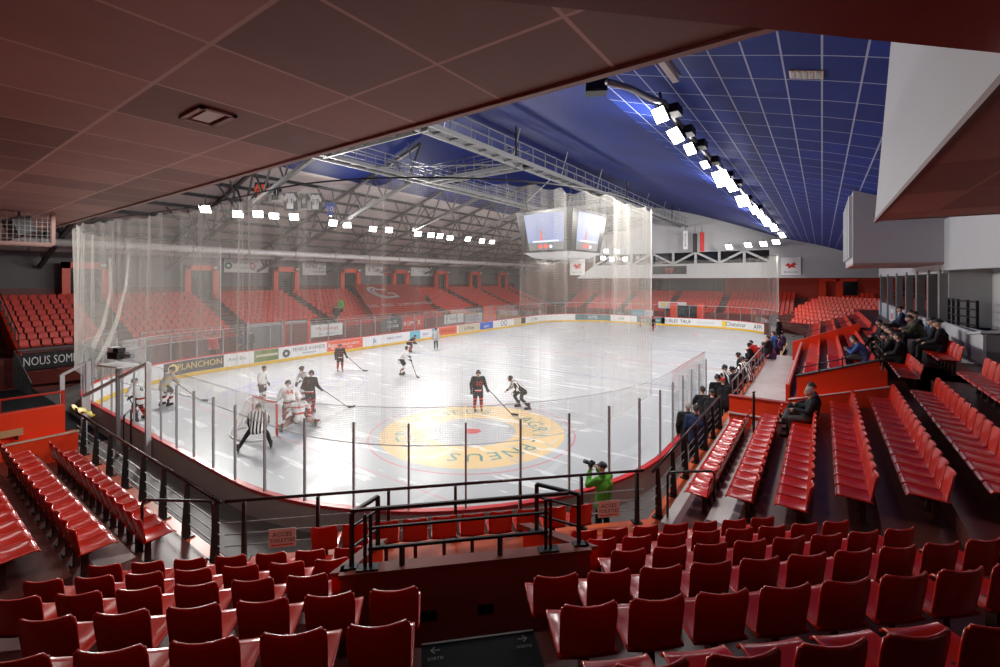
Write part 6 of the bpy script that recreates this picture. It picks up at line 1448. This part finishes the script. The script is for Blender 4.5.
# ---- spectators in the side stand
p = V(XR(3)+.16, 14.25, ZR(3)); person('grey haired spectator in black coat with one leg crossed over, sitting before the orange box', p, radians(100), 'cross', STAFF('black_cloth', 'grey_cloth', ('hair', 'hair_grey')), 'pair of seated spectators', 1.0, vox=.016)
p = V(XR(3)+.20, 14.85, ZR(3)); person('dark haired spectator in black sitting behind the grey haired one', p, radians(95), 'cross', STAFF('black_cloth', 'black_cloth'), 'pair of seated spectators', 1.02, vox=.016)
SPEC = [(5, 22.0, 'hunch', STAFF('blue_cloth', 'grey_cloth'), 'spectator in a bright blue jacket hunched above the orange stair box'), (5, 22.75, 'hunch', STAFF('dark_blue_cloth', 'black_cloth'), 'spectator in navy beside the blue jacketed one'),
 (6, 20.3, 'sit', STAFF('black_cloth'), 'spectator in black at the near end of the crowded upper row'), (6, 21.2, 'hunch', STAFF('black_cloth', 'black_cloth', ('cap', 'glove_black')), 'spectator in black with a cap, second in the crowded upper row'), (6, 22.1, 'sit', STAFF('olive_cloth'), 'spectator in olive, third in the crowded upper row'),
 (6, 23.0, 'sit', STAFF('grey_cloth'), 'spectator in grey, fourth in the crowded upper row'), (6, 24.2, 'sit', STAFF('black_cloth'), 'spectator in black, fifth in the crowded upper row'), (6, 26.5, 'sit', STAFF('black_cloth'), 'spectator in black farthest along the crowded upper row'),
 (7, 19.2, 'sit', STAFF('black_cloth', 'black_cloth', ('cap', 'glove_black')), 'spectator in black jacket and cap by the white parapet, nearest of the top row'), (7, 20.1, 'sit', STAFF('black_cloth', 'black_cloth', ('cap', 'glove_black')), 'spectator in dark jacket and hat by the white parapet, second of the top row'),
 (7, 22.6, 'hunch', STAFF('olive_cloth', 'black_cloth'), 'spectator in olive on the top row, third from the near end'), (7, 23.5, 'sit', STAFF('black_cloth', 'black_cloth'), 'spectator in black on the top row, fourth from the near end'), (7, 24.4, 'sit', STAFF('grey_cloth', 'black_cloth'), 'spectator in grey on the top row, fifth from the near end'), (7, 27.5, 'sit', STAFF('dark_blue_cloth', 'black_cloth', ('cap', 'glove_black')), 'spectator in navy with cap, farthest of the top row')]
for k, (i, y, pose, kit, lab) in enumerate(SPEC):
    person(lab, V(XR(i)+.12, y, ZR(i)), radians(90+random.uniform(-14, 14)), pose, kit, 'spectators of the side stand', 1.08, vox=.02)
# ---- photographer between boards and rail
p = CN(3.72, 9.02, .5); rz = atan2(.75, -.95)-pi/2+.35
person('photographer in a green vest and black cap aiming a camera over the boards', p, rz, 'photo', STAFF('green_cloth', 'black_cloth', ('cap', 'glove_black')), None, .95, vox=.014)
R = Matrix.Rotation(rz, 3, 'Z'); g = lambda a, b, c: p+R@(V(a, b, c)*.95); t = thing('photo_camera', 'black camera with lens held up by the green vested photographer', 'camera', g(0, .34, 1.6))
MB().hexa([g(-.075, .30, 1.55), g(.075, .30, 1.55), g(.075, .38, 1.55), g(-.075, .38, 1.55), g(-.075, .30, 1.65), g(.075, .30, 1.65), g(.075, .38, 1.65), g(-.075, .38, 1.65)]).build('camera_body', 'glove_black', t)
MB().tube([g(0, .37, 1.60), g(0, .46, 1.60), g(0, .56, 1.60)], [.040, .042, .050], 12).build('lens', 'steel_dark', t, True); MB().hexa([g(-.03, .31, 1.65), g(.03, .31, 1.65), g(.03, .37, 1.65), g(-.03, .37, 1.65), g(-.02, .32, 1.69), g(.02, .32, 1.69), g(.02, .36, 1.69), g(-.02, .36, 1.69)]).build('viewfinder', 'glove_black', t)
# ---- a few people across the ice
FARP = [(341, -38.6, 'stand', [('coat', 'green_cloth'), ('trousers', 'black_cloth'), ('shoes', 'glove_black'), ('hair', 'hair_dark')], 'steward in a bright green vest on the left stand stairs'), (336, -37.2, 'stand', STAFF('black_cloth'), 'person in black below the green vested steward on the stairs'), (427, -40.4, 'sit', STAFF('grey_cloth', 'black_cloth'), 'spectator in grey sitting beside the large red flag'),
        (213, -33.4, 'stand', STAFF('red_cloth'), 'person in dark red standing behind the left boards glass'), (243, -33.5, 'stand', STAFF('dark_blue_cloth'), 'person in navy by the grey gate behind the left boards'), (250, -33.3, 'stand', STAFF('black_cloth'), 'person in black by the grey gate behind the left boards')]
for u, x, pose, kit, lab in FARP:
    p = at(u, X=x); i = (-35.0-x)/.85; p.z = .53 if x > -34.5 else 1.15+.31*math.floor((-34.75-x)/.85); person(lab, p, radians(-90), pose, kit, 'people of the left side', 1.08, vox=.03)
